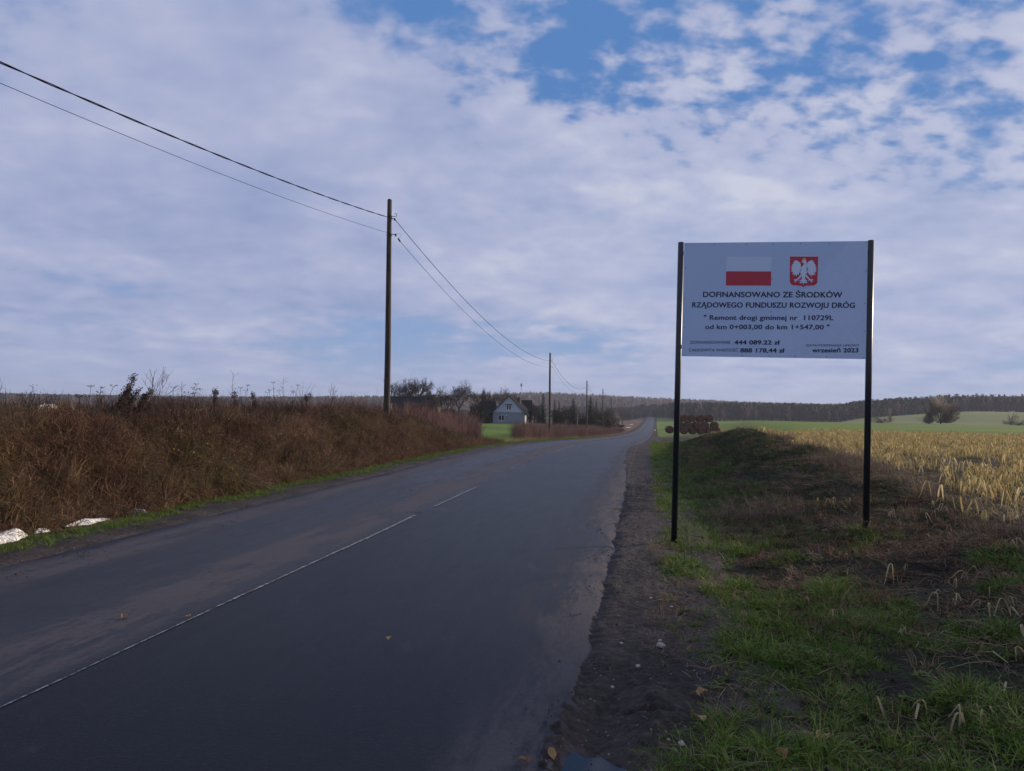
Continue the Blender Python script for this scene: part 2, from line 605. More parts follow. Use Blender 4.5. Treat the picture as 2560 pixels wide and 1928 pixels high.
YS = steps([(-70, 4), (-6, .5), (1, .16), (14, .2), (40, .5), (46, 1), (62, 1), (102, 1), (118, 2), (240, 5), (620, 12), (900, 25), (1600, 60), (2400, None)])
US = steps([(-2600, 200), (-1500, 60), (-420, 18), (-120, 6), (-48, 2), (-24, .8), (-12, .3), (-8, .16), (-3, .15), (3, .15), (9, .3), (18, .8), (42, 2), (90, 6), (300, 15), (600, 60), (1500, 200), (2600, None)])
UU, YY = np.meshgrid(US, YS)
XX = xc(YY) + UU
ZZ = gh(XX, YY)
inr = 1 - S(np.abs(UU), 2.45, 2.95)
inr = np.maximum(inr, (1 - S(UU, 3.7, 4.05)) * (UU > 0) * (YY < 139))
inr = np.maximum(inr, (1 - S(-UU, 3.1, 3.5)) * (UU < 0) * (YY < 199))
ZZ = ZZ - .11 * inr                       # the road bed lies under asphalt and shoulders
nu, ny = len(US), len(YS)
uc = (US[:-1] + US[1:]) / 2
yc = (YS[:-1] + YS[1:]) / 2
Uc, Yc = np.meshgrid(uc, yc)
Xc_ = xc(Yc) + Uc
zone = np.zeros(Uc.shape, int)            # 0 verge / open ground
zone[(Uc < -3.6) & (Yc < 42) & (Uc > -30)] = 1
zone[(Uc > 4.8) & (Uc < 7.7) & (Yc < 52)] = 2
fe = 7.7 + .6 * np.sin(Yc * .9)
zone[(Uc > fe) & (Yc < 46) & (zone != 2) & (Uc < 420)] = 3
zone[(Uc > 7.6) & (zone != 2) & (Yc < 46) & (Uc < 420)] = 3
zone[(Uc > 4.2) & (Yc > 120) & (Yc < 560)] = 4
zone[(Uc > 8.2) & (Yc > 46) & (Yc < 102)] = 4
zone[(Uc > 18 + .05 * Yc) & (Yc > 62) & (Yc < 205)] = 4
zone[(Uc > 8) & (Yc > 102) & (Yc < 120)] = 4
zone[(Uc > 4.2) & (Uc < 14) & (Yc > 104) & (Yc < 126)] = 7
zone[(Xc_ > 85) & (Yc > 205) & (Yc < 225)] = 6
zone[(Xc_ > .40 * Yc) & (Yc > 225) & (Yc < 560)] = 5
zone[(Uc < -6) & (Yc > 50) & (Yc < 175) & (Uc > -120)] = 4
zone[(Uc < -4) & (Yc > 225) & (Yc < 560) & (Uc > -200)] = 8
zone[(Uc < -30) & (Yc < 900) & (zone == 0)] = 6
zone[(Yc > 560) & (zone == 0)] = 9
ZN = [('ground', 'verge'), ('embankment', 'bank'), ('grassy_ridge', 'ridge'), ('stubble_field', 'stubble'), ('winter_crop_field', 'crop'), ('pasture', 'crop_pale'),
      ('rough_meadow', 'meadow'), ('bare_earth_yard', 'tilled'), ('reed_ground', 'reed'), ('wooded_hills', 'floor')]
allv = np.stack([XX, YY, ZZ], -1).reshape(-1, 3)
for zi, (nm, mt) in enumerate(ZN):
    r_, c_ = np.nonzero(zone == zi)
    if len(r_) == 0:
        continue
    q = np.stack([r_ * nu + c_, r_ * nu + c_ + 1, (r_ + 1) * nu + c_ + 1, (r_ + 1) * nu + c_], 1)
    us_, inv = np.unique(q.ravel(), return_inverse=True)
    o = mesh_obj(nm, allv[us_], inv.reshape(-1, 4), M[mt], smooth=True)
    tag(o, kind='structure')

# road
ry = steps([(-40, 1), (0, .25), (14, .35), (60, 1.2), (160, 4), (640, None)])
ru = np.concatenate([[-2.85], np.linspace(-2.75, 2.8, 21), [2.9]])
RU, RY = np.meshgrid(ru, ry)
edge = .10 * fbm(RY * .9, RY * 0 + 3, 3, 31)
RUe = RU.copy()
RUe[:, 0] += edge[:, 0] + .05
RUe[:, -1] += .08 * fbm(RY[:, -1] * 1.3, RY[:, -1] * 0 + 9, 3, 77)
RUe = RUe + .25 * S(RY, 30, 45) * np.where(RU > 2, 1, 0) * 0
RX = xc(RY) + RUe
RZ = zr(RY) + .012 + .03 * (1 - (RU / 2.8) ** 2) + .012 * fbm(RX * .4, RY * .25, 2, 21)
RZ[:, 0] -= .05
RZ[:, -1] -= .05
nr = len(ru)
q = [(i * nr + j, i * nr + j + 1, (i + 1) * nr + j + 1, (i + 1) * nr + j) for i in range(len(ry) - 1) for j in range(nr - 1)]
uv = np.stack([RUe.ravel(), RY.ravel()], 1)
road = mesh_obj('road', np.stack([RX, RY, RZ], -1).reshape(-1, 3), q, M['asphalt'], smooth=True, uv=uv)
tag(road, kind='structure')


def road_z(u, Y):
    X = xc(Y) + u
    return zr(Y) + .012 + .03 * (1 - (u / 2.8) ** 2) + .012 * fbm(X * .4, Y * .25, 2, 21)


# centre line: a narrow worn stripe in dashes
def dash(y0, y1, w0, w1, seed):
    n_ = max(4, int((y1 - y0) / .05)) if y1 < 20 else int((y1 - y0) / .5)
    ys = np.linspace(y0, y1, n_ + 1)
    wd_ = (w0 + (w1 - w0) * (ys - y0) / (y1 - y0)) * (1 + .5 * fbm(ys * 9, ys * 0, 3, seed))
    wd_ = np.clip(wd_, .006, .2)
    wd_[0] = wd_[-1] = .008
    off = .008 * fbm(ys * 2.2, ys * 0 + 4, 2, seed + 3)
    vs, fs = [], []
    for i, y in enumerate(ys):
        for s_ in (-.5, .5):
            u = off[i] + s_ * wd_[i]
            vs.append((float(xc(y) + u), y, float(road_z(u, y)) + .005))
    for i in range(n_):
        fs.append((2 * i, 2 * i + 1, 2 * i + 3, 2 * i + 2))
    tag(mesh_obj('road_marking', vs, fs, M['paint']), kind='structure')


for k, (a, b, w0, w1) in enumerate([(-6, 4.4, .010, .013), (4.42, 5.8, .010, .02), (5.83, 10.9, .024, .05), (11.9, 14.9, .045, .04), (27, 36, .045, .05), (62, 66, .06, .06), (120, 132, .08, .08)]):
    dash(a, b, w0, w1, 40 + k)

# muddy shoulder on the right, with wheel ruts, lug prints and a gash
sy = steps([(-8, .2), (2.4, .022), (6.2, .035), (10, .07), (18, .14), (40, .4), (140, None)])
su_ = np.concatenate([np.linspace(2.05, 4.3, 118)])
SU, SY = np.meshgrid(su_, sy)
SX = xc(SY) + SU
g0 = np.where(SU < 2.85, zr(SY) + .012 + .03 * (1 - (SU / 2.8) ** 2), gh(SX, SY))
n1 = fbm(SX * 2.3, SY * 1.4, 4, 51)
n2 = fbm(SX * 13, SY * 11, 3, 52)
n3 = fbm(SX * 34, SY * 34, 2, 53)
ed = 2.86 + .10 * fbm(SY * .8, SY * 0, 3, 55) + .05 * fbm(SY * 5, SU * 3, 3, 57) - .35 * S(SY, 14, 26) * (1 - S(SY, 34, 46)) - .12 * (1 - S(SY, 3.9, 4.7))
thick = .05 * S(SU - ed, -.10, .12) - .05
h = thick + .012 * n2 + .006 * n3 + .018 * n1
near = 1 - S(SY, 4.1, 5.0)
rut = np.exp(-((SU - (3.02 + .03 * np.sin(SY * 3))) / .13) ** 2) * near
h = h - .085 * rut + .030 * np.exp(-((SU - 3.27 - .05 * np.sin(SY * 5)) / .075) ** 2) * near * (1 + .8 * n2)
h = h + .014 * np.exp(-((SU - 2.80) / .05) ** 2) * near * (1 + 1.5 * n2)
lug = np.sin(SY * 42 + SU * 30) * np.exp(-((SU - 2.72) / .16) ** 2) * (1 - S(SY, 4.2, 4.7))
h = h + .009 * lug + .008 * near * np.sin(SU * 95 + SY * 6) * np.exp(-((SU - 2.72) / .12) ** 2)
# lug prints of a tractor turning off the road, farther on
q1 = np.exp(-((SU - (2.95 + .09 * (SY - 12))) / .32) ** 2) * S(SY, 11.5, 12.5) * (1 - S(SY, 19, 21))
h = h + q1 * (.02 * np.sin(SY * 21 + SU * 7) - .01)
h = h - .055 * np.exp(-((SU - 3.0) / .16) ** 2 - ((SY - 3.38) / .22) ** 4)
# gash
gx, gy = SX - .74, SY - 4.12
ga = math.radians(-22)
gl, gw = gx * math.cos(ga) + gy * math.sin(ga), -gx * math.sin(ga) + gy * math.cos(ga)
h = h - .06 * np.exp(-(gl / .12) ** 4) * np.exp(-(gw / .022) ** 2)
h = h - .05 * S(SU, 4.0, 4.3)
h[:, 0] = np.minimum(h[:, 0], -.03)
SZ = g0 + h + .012
ns = len(su_)
q = [(i * ns + j, i * ns + j + 1, (i + 1) * ns + j + 1, (i + 1) * ns + j) for i in range(len(sy) - 1) for j in range(ns - 1)]
sh = mesh_obj('dirt_shoulder', np.stack([SX, SY, SZ], -1).reshape(-1, 3), q, M['shoulder'], smooth=True)
tag(sh, kind='structure')
# left shoulder: thin dirty margin
ly = steps([(-10, .3), (6, .1), (24, .2), (60, .6), (200, None)])
lu = np.linspace(-4.1, -2.2, 40)
LU, LY = np.meshgrid(lu, ly)
LX = xc(LY) + LU
g0 = np.where(LU > -2.8, zr(LY) + .012 + .03 * (1 - (LU / 2.8) ** 2), gh(LX, LY))
led = -2.82 + .14 * fbm(LY * .7, LY * 0 + 8, 3, 61) + .06 * fbm(LY * 4, LU * 3, 3, 67)
h = .05 * S(led - LU, -.10, .12) - .05 + .012 * fbm(LX * 9, LY * 7, 3, 62) + .01 * fbm(LX * 2, LY * 2, 2, 63) - .05 * S(-LU, 3.8, 4.1)
LZ = g0 + h + .012
ns = len(lu)
q = [(i * ns + j, i * ns + j + 1, (i + 1) * ns + j + 1, (i + 1) * ns + j) for i in range(len(ly) - 1) for j in range(ns - 1)]
tag(mesh_obj('gravel_margin', np.stack([LX, LY, LZ], -1).reshape(-1, 3), q, M['shoulder'], smooth=True), kind='structure')

# puddle in the rut
m, n, bs, out = new_mat('puddle_water')
bs.inputs['Base Color'].default_value = (.018, .017, .016, 1)
bs.inputs['Roughness'].default_value = .05
bs.inputs['IOR'].default_value = 1.33
M['water'] = m
pv = []
for k in range(28):
    a = 2 * PI * k / 28
    rr_ = 1 + .18 * math.sin(3 * a + 1) + .1 * math.sin(7 * a)
    pv.append((float(xc(3.28)) + 3.01 + .19 * rr_ * math.cos(a), 3.34 + .36 * rr_ * math.sin(a), -.026))
tag(mesh_obj('puddle', pv, [tuple(range(28))], M['water']), kind='structure')


# ------------------------------------------------------------------ scatter with geometry nodes (for what nobody could count)
def scatter(name, pts, rots, scl, idx, sources, label, cat):
    me = bpy.data.meshes.new(name)
    me.from_pydata([tuple(p) for p in np.asarray(pts).tolist()], [], [])
    a = me.attributes.new('rot', 'FLOAT_VECTOR', 'POINT')
    a.data.foreach_set('vector', np.asarray(rots, np.float32).ravel())
    a = me.attributes.new('scl', 'FLOAT', 'POINT')
    a.data.foreach_set('value', np.asarray(scl, np.float32))
    a = me.attributes.new('idx', 'INT', 'POINT')
    a.data.foreach_set('value', np.asarray(idx, np.int32))
    o = bpy.data.objects.new(name, me)
    COL.objects.link(o)
    src = bpy.data.collections.new(name + '_kinds')
    for s_ in sources:
        src.objects.link(s_)
    ng = bpy.data.node_groups.new(name, 'GeometryNodeTree')
    ng.interface.new_socket('Geometry', in_out='INPUT', socket_type='NodeSocketGeometry')
    ng.interface.new_socket('Geometry', in_out='OUTPUT', socket_type='NodeSocketGeometry')
    gi, go = ng.nodes.new('NodeGroupInput'), ng.nodes.new('NodeGroupOutput')
    ip = ng.nodes.new('GeometryNodeInstanceOnPoints')
    ci = ng.nodes.new('GeometryNodeCollectionInfo')
    ci.inputs['Collection'].default_value = src
    ci.inputs['Separate Children'].default_value = True
    ci.inputs['Reset Children'].default_value = True

    def att(nm, typ):
        t = ng.nodes.new('GeometryNodeInputNamedAttribute')
        t.data_type = typ
        t.inputs['Name'].default_value = nm
        return t.outputs['Attribute']
    L = ng.links.new
    L(gi.outputs[0], ip.inputs['Points'])
    L(ci.outputs[0], ip.inputs['Instance'])
    ip.inputs['Pick Instance'].default_value = True
    L(att('idx', 'INT'), ip.inputs['Instance Index'])
    e2r = ng.nodes.new('FunctionNodeEulerToRotation')
    L(att('rot', 'FLOAT_VECTOR'), e2r.inputs[0])
    L(e2r.outputs[0], ip.inputs['Rotation'])
    L(att('scl', 'FLOAT'), ip.inputs['Scale'])
    L(ip.outputs[0], go.inputs[0])
    md = o.modifiers.new('scatter', 'NODES')
    md.node_group = ng
    tag(o, label, cat, kind='stuff')
    return o


NPR = np.random.RandomState(5)


def tuft(name, mat, nb, h, spread, wid, droop, seed, segs=3, hvar=.5, lean=0.):
    """a clump of blades that rise, lean outwards and bend over"""
    r = random.Random(seed)
    mb = MB()
    for _ in range(nb):
        a = r.uniform(0, 2 * PI)
        rad = spread * math.sqrt(r.random())
        p = Vector((rad * math.cos(a), rad * math.sin(a), -.02))
        a2 = a + r.gauss(0, .8)
        hh = h * r.uniform(1 - hvar, 1 + hvar * .4)
        d = Vector((math.cos(a2), math.sin(a2), 0)) * r.uniform(.1, .6) + Vector((lean, 0, 1))
        d.normalize()
        side = Vector((-math.sin(a2 + r.gauss(0, .6)), math.cos(a2), 0)).normalized()
        pts, ws = [p.copy()], [wid * r.uniform(.7, 1.2)]
        k = droop * r.uniform(.4, 1.5)
        for i in range(segs):
            d = (d + Vector((math.cos(a2) * .35 * k, math.sin(a2) * .35 * k, -.9 * k)) * ((i + 1) / segs)).normalized()
            p = p + d * (hh / segs)
            p.z = max(p.z, .004 + .01 * r.random())
            pts.append(p.copy())
            ws.append(ws[0] * (1 - (i + 1) / segs * .9))
        mb.ribbon(pts, ws, side)
    return mb.build(name, mat, link=False)


def pick(n_, k):
    return NPR.randint(0, k, n_)


def scat(name, X, Y, sources, label, cat, smin=.7, smax=1.3, tilt=.15, dz=0, rotz=None, tiltxy=None, scl=None):
    X, Y = np.asarray(X), np.asarray(Y)
    n_ = len(X)
    Z = gh(X, Y) + dz
    rots = np.zeros((n_, 3))
    rots[:, 0] = NPR.normal(0, tilt, n_)
    rots[:, 1] = NPR.normal(0, tilt, n_)
    rots[:, 2] = NPR.uniform(0, 2 * PI, n_) if rotz is None else rotz
    if tiltxy is not None:
        rots[:, 0] += tiltxy[0]
        rots[:, 1] += tiltxy[1]
    if scl is None:
        scl = NPR.uniform(smin, smax, n_)
    return scatter(name, np.stack([X, Y, Z], 1), rots, scl, pick(n_, len(sources)), sources, label, cat)


V = {}
V['brown'] = veg('dead_grass_brown', [(.055, .03, .02), (.135, .074, .043), (.20, .12, .068), (.085, .044, .031), (.33, .21, .125), (.05, .04, .022)])
V['dark'] = veg('dead_stem_dark', [(.045, .02, .014), (.03, .015, .012), (.07, .03, .02), (.085, .05, .03)], trans=0)
V['tan'] = veg('dead_grass_tan', [(.30, .20, .11), (.22, .14, .08), (.36, .26, .15), (.16, .10, .055)])
V['grey'] = veg('dead_grass_grey', [(.20, .145, .10), (.12, .085, .06), (.30, .23, .17), (.07, .05, .035)])
V['olive'] = veg('dead_grass_olive', [(.13, .10, .04), (.08, .07, .028), (.20, .14, .06), (.05, .05, .02), (.26, .19, .09)])
V['rust'] = veg('dead_grass_rust', [(.11, .05, .03), (.07, .032, .022), (.16, .08, .05), (.10, .055, .045)])
V['green'] = veg('grass_green', [(.055, .12, .014), (.09, .175, .018), (.15, .235, .03), (.018, .042, .008), (.16, .22, .04), (.26, .24, .09)], rough=.55, spec=.15)
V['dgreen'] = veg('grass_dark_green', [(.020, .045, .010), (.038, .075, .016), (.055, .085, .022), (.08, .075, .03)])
V['red'] = veg('red_stems', [(.16, .07, .065), (.10, .045, .045), (.24, .13, .11), (.13, .065, .06), (.32, .20, .15), (.07, .04, .04)], trans=.1)
V['straw'] = veg('pale_straw', [(.46, .34, .15), (.58, .46, .23), (.34, .27, .10), (.62, .52, .31), (.22, .22, .07), (.40, .28, .12)], rough=.55, trans=.45, spec=.3)
V['leaf'] = veg('dead_leaf', [(.30, .17, .07), (.22, .11, .05), (.42, .28, .12), (.16, .10, .06)], trans=.2)
V['yleaf'] = veg('pale_leaf', [(.50, .36, .12), (.42, .27, .09), (.55, .45, .2)], trans=.3)
V['weedgreen'] = veg('broad_weed', [(.06, .11, .025), (.09, .14, .03), (.14, .17, .04), (.04, .075, .02)], trans=.25)

# ---- left embankment
B1 = [tuft('brown_tuft_' + 'abcdef'[i], V[['brown', 'brown', 'olive', 'olive', 'rust', 'rust'][i]], 46, .42, .16, .009, 1.1, 100 + i, 4) for i in range(6)]
B2 = [tuft('brown_thatch', V['brown'], 50, .36, .22, .008, 2.4, 120 + i, 4) for i in range(3)]


def stems(name, mat, nb, h, spread, seed, twigs=3, rad=.004):
    r = random.Random(seed)
    mb = MB()
    for _ in range(nb):
        a = r.uniform(0, 2 * PI)
        p = Vector((spread * r.random() * math.cos(a), spread * r.random() * math.sin(a), -.03))
        d = Vector((r.gauss(0, .22), r.gauss(0, .22), 1)).normalized()
        hh = h * r.uniform(.5, 1.15)
        pts = [p + d * hh * t + Vector((r.gauss(0, .01), r.gauss(0, .01), 0)) * t * 3 for t in (0, .35, .7, 1)]
        sd = Vector((math.cos(a), math.sin(a), 0))
        mb.tube(pts, [rad, rad * .8, rad * .6, rad * .3], 3, False)
        for _t in range(twigs):
            t = r.uniform(.35, .95)
            q0 = p + d * hh * t
            dd_ = (d * .8 + Vector((r.gauss(0, .6), r.gauss(0, .6), .2))).normalized()
            l_ = hh * r.uniform(.12, .35)
            mb.tube([q0, q0 + dd_ * l_], [rad * .5, rad * .2], 3, False)
    return mb.build(name, mat, link=False)


B3 = [stems('dark_stems', V['dark'], 12, .55, .2, 140 + i) for i in range(3)]


def region(n_, u0, u1, y0, y1, dens=None):
    u = NPR.uniform(u0, u1, n_)
    y = NPR.uniform(y0, y1, n_)
    if dens is not None:
        k = NPR.rand(n_) < dens(u, y)
        u, y = u[k], y[k]
    return u, y


def to_xy(u, y):
    return xc(y) + u, y


def edge_l(y):
    return -3.85 - .12 * fbm(y * .9, y * 0, 2, 91)


u, y = region(17000, -9.5, -3.7, 1.5, 38, lambda u, y: (u < edge_l(y)) * (1 - .7 * S(-u, 6.8, 9)) * (1 - .6 * S(y, 33, 38)))
X, Y = to_xy(u, y)
slope = S(-u, 3.8, 4.2) * (1 - S(-u, 5.4, 6.2))
clump = fbm(X * .9, Y * .55, 3, 101)
kindv = 1.3 * fbm(X * .6 + 7, Y * .4, 2, 103) + NPR.normal(0, .12, len(X))
keep = NPR.rand(len(X)) < np.clip(.75 + 2.4 * clump, .08, 1)
X, Y, u, slope, clump, kindv = X[keep], Y[keep], u[keep], slope[keep], clump[keep], kindv[keep]
n_ = len(X)
rots = np.stack([NPR.normal(0, .25, n_), NPR.normal(0, .25, n_) + .35 * slope, NPR.uniform(0, 6.28, n_)], 1)
idx_ = np.where(kindv < -.16, 4 + pick(n_, 2), np.where(kindv < .16, pick(n_, 2), 2 + pick(n_, 2)))
scatter('dead_grass', np.stack([X, Y, gh(X, Y)], 1), rots, NPR.uniform(.6, 1.1, n_) * (1 + 1.0 * np.clip(clump, -.45, .6)), idx_, B1, 'shaggy brown dead grass covering the embankment left of the road', 'grass')
u, y = region(7000, -6.8, -3.8, 1.5, 38, lambda u, y: (u < edge_l(y) + .05) * 1.)
X, Y = to_xy(u, y)
scat('matted_grass', X, Y, B2, 'matted brown thatch hanging down the embankment slope', 'grass', .7, 1.2, .3, .02, tiltxy=(0, .5))
u, y = region(4600, -7.5, -4.2, 2, 37, lambda u, y: np.clip(.35 + 1.6 * fbm(u * .7, y * .5, 2, 14), 0, 1))
X, Y = to_xy(u, y)
scat('dead_weed_stems', X, Y, B3, 'dark dead weed stems standing among the embankment grass', 'weeds', .5, 1.1, .3)
tan_l = [tuft('tan_tuft', V['tan'], 30, .4, .12, .006, 1.3, 150 + i, 4) for i in range(3)]
u, y = region(6500, -7.5, -4.0, 2, 38, lambda u, y: np.clip(2.6 * fbm(u * .9, y * .6, 2, 15), 0, 1))
X, Y = to_xy(u, y)
scat('tan_grass', X, Y, tan_l, 'lighter tan grass tufts among the brown embankment grass', 'grass', .6, 1.1, .3)
gt = [tuft('green_tuft', V['green'], 34, .13, .07, .006, .8, 160 + i, 3) for i in range(4)]
dg = [tuft('dark_green_tuft', V['dgreen'], 30, .2, .11, .008, 1.2, 170 + i, 3) for i in range(3)]
u, y = region(1200, -7, -4.0, 2, 36, lambda u, y: np.clip(2.0 * fbm(u * .8 + 5, y * .5, 2, 16) - .1, 0, 1))
X, Y = to_xy(u, y)
scat('green_undergrowth', X, Y, dg, 'dark green undergrowth patches in the embankment grass', 'undergrowth', .7, 1.2, .2)
bigt = [tuft('large_tuft_' + 'abc'[i], V[('tan', 'brown', 'olive')[i]], 60, .8, .16, .009, 1.25, 240 + i, 5) for i in range(3)]
u, y = region(520, -7.2, -4.4, 2.5, 36)
X, Y = to_xy(u, y)
scat('tall_dead_grass', X, Y, bigt, 'larger arching tussocks of dead grass along the upper embankment', 'grass', .55, 1.0, .2)
# pale leaves on dead shoots in the middle of the bank
mb = MB()
for _ in range(260):
    yy_ = NPR.choice([RND.gauss(13.8, .7), RND.gauss(17, .9), RND.gauss(14.5, 3), RND.gauss(24, 2.5)])
    uu_ = RND.uniform(-5.3, -4.1)
    p = on_ground(float(xc(yy_)) + uu_, yy_) + Vector((.12, -.05, RND.uniform(.1, .42)))
    a = Vector((RND.gauss(0, 1), RND.gauss(0, 1), RND.gauss(0, 1))).normalized()
    b = a.orthogonal().normalized()
    s_ = RND.uniform(.004, .011)
    mb.poly([p - a * s_ * 1.5, p + b * s_, p + a * s_ * 1.5, p - b * s_])
tag(mb.build('withered_leaves', V['yleaf']), 'small pale withered leaves clinging to the embankment shoots', 'leaves', kind='stuff')

# green verge strip at the foot of the bank
u, y = region(15000, -4.2, -3.0, 2, 95, lambda u, y: np.clip(1.25 - 3.4 * np.abs(u + 3.55) + 1.1 * fbm(u * 2, y * .6, 2, 17), 0, 1) * np.clip(30 / (y + 5), .2, 1))
X, Y = to_xy(u, y)
scat('verge_grass', X, Y, gt, 'short green grass along the foot of the embankment', 'grass', .5, 1.0, .15, .01, scl=NPR.uniform(.5, 1.0, len(X)) * (1 + S(Y, 20, 80) * .8))

# red stems beyond the bank
RS = [stems('red_thicket', V['red'], 26, 1.75, .6, 180 + i, 3, .0085) for i in range(4)]


def red_ok(u, y):
    x = xc(y) + u
    t = x / y
    a = (y < 62) & (t < -.048 + .012 * fbm(y * .3, y * 0, 2, 3)) & (u < -4.9)
    return a * 1.


u, y = region(2400, -17, -4.9, 33, 62, red_ok)
X, Y = to_xy(u, y)
scat('red_willow_thicket', X, Y, RS, 'dense thicket of reddish leafless willow shoots beyond the embankment', 'thicket', .62, 1.0, .06, 0, scl=NPR.uniform(.5, 1.0, len(X)) * (.6 + .4 * S(-u, 5, 7.5)) * (1 + .3 * fbm(X * .35, Y * .35, 2, 44)))
u, y = region(2600, -11, -5.2, 62, 225, lambda u, y: ((xc(y) + u) / y > .004) * 1.)
X, Y = to_xy(u, y)
scat('red_roadside_thicket', X, Y, RS, 'low reddish shoots lining the ditch beyond the green field', 'thicket', .5, .85, .06)
tl = [tuft('tan_reed', V['tan'], 40, .8, .3, .014, .6, 190 + i, 3) for i in range(3)]
u, y = region(1300, -6.4, -4.2, 33, 225, lambda u, y: np.clip(.75 + fbm(y * .2, u, 2, 2), 0, 1))
X, Y = to_xy(u, y)
scat('tan_roadside_grass', X, Y, tl, 'tall tan grass along the ditch beyond the embankment', 'grass', .45, .95, .12)
gfar = [tuft('green_clump', V['green'], 30, .16, .25, .02, .8, 195 + i, 2) for i in range(2)]

# ---- right side: foreground turf
GR = [tuft('turf_tuft', V['green'], 50, .155, .085, .0065, 1.3, 200 + i, 4, .6) for i in range(6)]


def gmask(u, y):
    t = 1.15 * S(u, 3.30, 3.62) + 2.3 * fbm(u * 1.3 + 3, y * 1.0, 3, 71) - .50
    t = t - .75 * S(u, 4.5, 5.6) - .5 * S(y, 6.2, 8) + .25 * (1 - S(y, 3.6, 5.6)) * (1 - S(u, 4.6, 5.4))
    return np.clip(t * 2.2 + .03, 0, 1) * np.clip(.62 + 2.2 * fbm(u * 4 + 1, y * 3.4, 2, 72), .08, 1)


u, y = region(8200, 3.25, 7.5, 2.4, 9.5, gmask)
X, Y = to_xy(u, y)
scat('turf', X, Y, GR, 'green grass tufts beside the muddy shoulder', 'grass', .55, 1.25, .25, scl=NPR.uniform(.5, 1.15, len(X)) * (1 + .8 * np.clip(fbm(u * 2.2, y * 2, 2, 76), -.5, .5)))
gb = [tuft('turf_dead_' + 'abc'[i], V[('brown', 'tan', 'olive')[i]], 22, .14, .09, .005, 1.9, 206 + i, 3) for i in range(3)]
u, y = region(1900, 3.3, 7.5, 2.4, 9.5, lambda u, y: np.clip(.5 + 1.6 * fbm(u * 2 + 4, y * 1.8, 2, 79), 0, 1))
X, Y = to_xy(u, y)
scat('turf_dead_blades', X, Y, gb, 'dead brown and straw blades mixed into the green turf', 'grass', .5, 1.1, .35)
u, y = region(11000, 3.45, 5.4, 9, 60, lambda u, y: np.clip(.45 + .3 * (1 - S(u, 4, 4.6)) + .9 * fbm(u * 1.2, y * .5, 2, 73), 0, 1) * np.clip(25 / y, .3, 1))
X, Y = to_xy(u, y)
scat('ditch_grass', X, Y, gt, 'short green grass in the shallow ditch behind the left sign post', 'grass', .6, 1.2, .2)
u, y = region(8200, 4.3, 7.4, 9, 50, lambda u, y: np.clip(.45 + 1.3 * fbm(u * .7, y * .35, 2, 74) + .3 * S(y, 13, 20), 0, 1))
X, Y = to_xy(u, y)
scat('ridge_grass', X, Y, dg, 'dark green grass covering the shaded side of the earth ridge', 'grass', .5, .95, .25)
bt = [tuft('brown_short', V['brown'], 34, .2, .14, .007, 2.0, 210 + i, 3) for i in range(3)]
u, y = region(5200, 4.3, 8.2, 5.5, 34, lambda u, y: np.clip(.8 - .9 * fbm(u * .7, y * .35, 2, 74) - .45 * S(y, 10, 15) - .6 * S(u, 7.1, 7.7), 0, 1))
X, Y = to_xy(u, y)
scat('ridge_dead_grass', X, Y, bt, 'flattened brown grass on the slope of the earth ridge', 'grass', .6, 1.1, .3)
cr = [tuft('crest_tuft', V['grey'], 44, .34, .13, .0055, 1.1, 220 + i, 4) for i in range(4)]
u, y = region(3000, 6.0, 7.9, 7.2, 46, lambda u, y: np.clip(1.0 - 2.2 * np.abs(u - 7.1) + 1.0 * fbm(u, y * .6, 2, 75), 0, 1) * (.45 + .55 * S(y, 10, 14)))
X, Y = to_xy(u, y)
scat('crest_grass', X, Y, cr, 'feathery pale dead grass along the crest of the earth ridge', 'grass', .5, 1.35, .3)
u, y = region(900, 4.7, 6.7, 8.5, 32, lambda u, y: np.clip(2.2 * fbm(u * 1.6, y * .9, 2, 78) - .25, 0, 1))
X, Y = to_xy(u, y)
scat('ridge_dry_patches', X, Y, cr + bt, 'lighter dry grass patches scattered over the ridge flank', 'grass', .5, 1.1, .35)
# two dry clumps in the ditch between the sign posts
pt = hit(1900, 1290)
X = NPR.normal(pt.x, .28, 60); Y = NPR.normal(pt.y, .7, 60)
scat('dry_clump_grass', X, Y, cr, 'upright pinkish grey dry grass clump in the ditch between the sign posts', 'grass', .8, 1.35, .25)

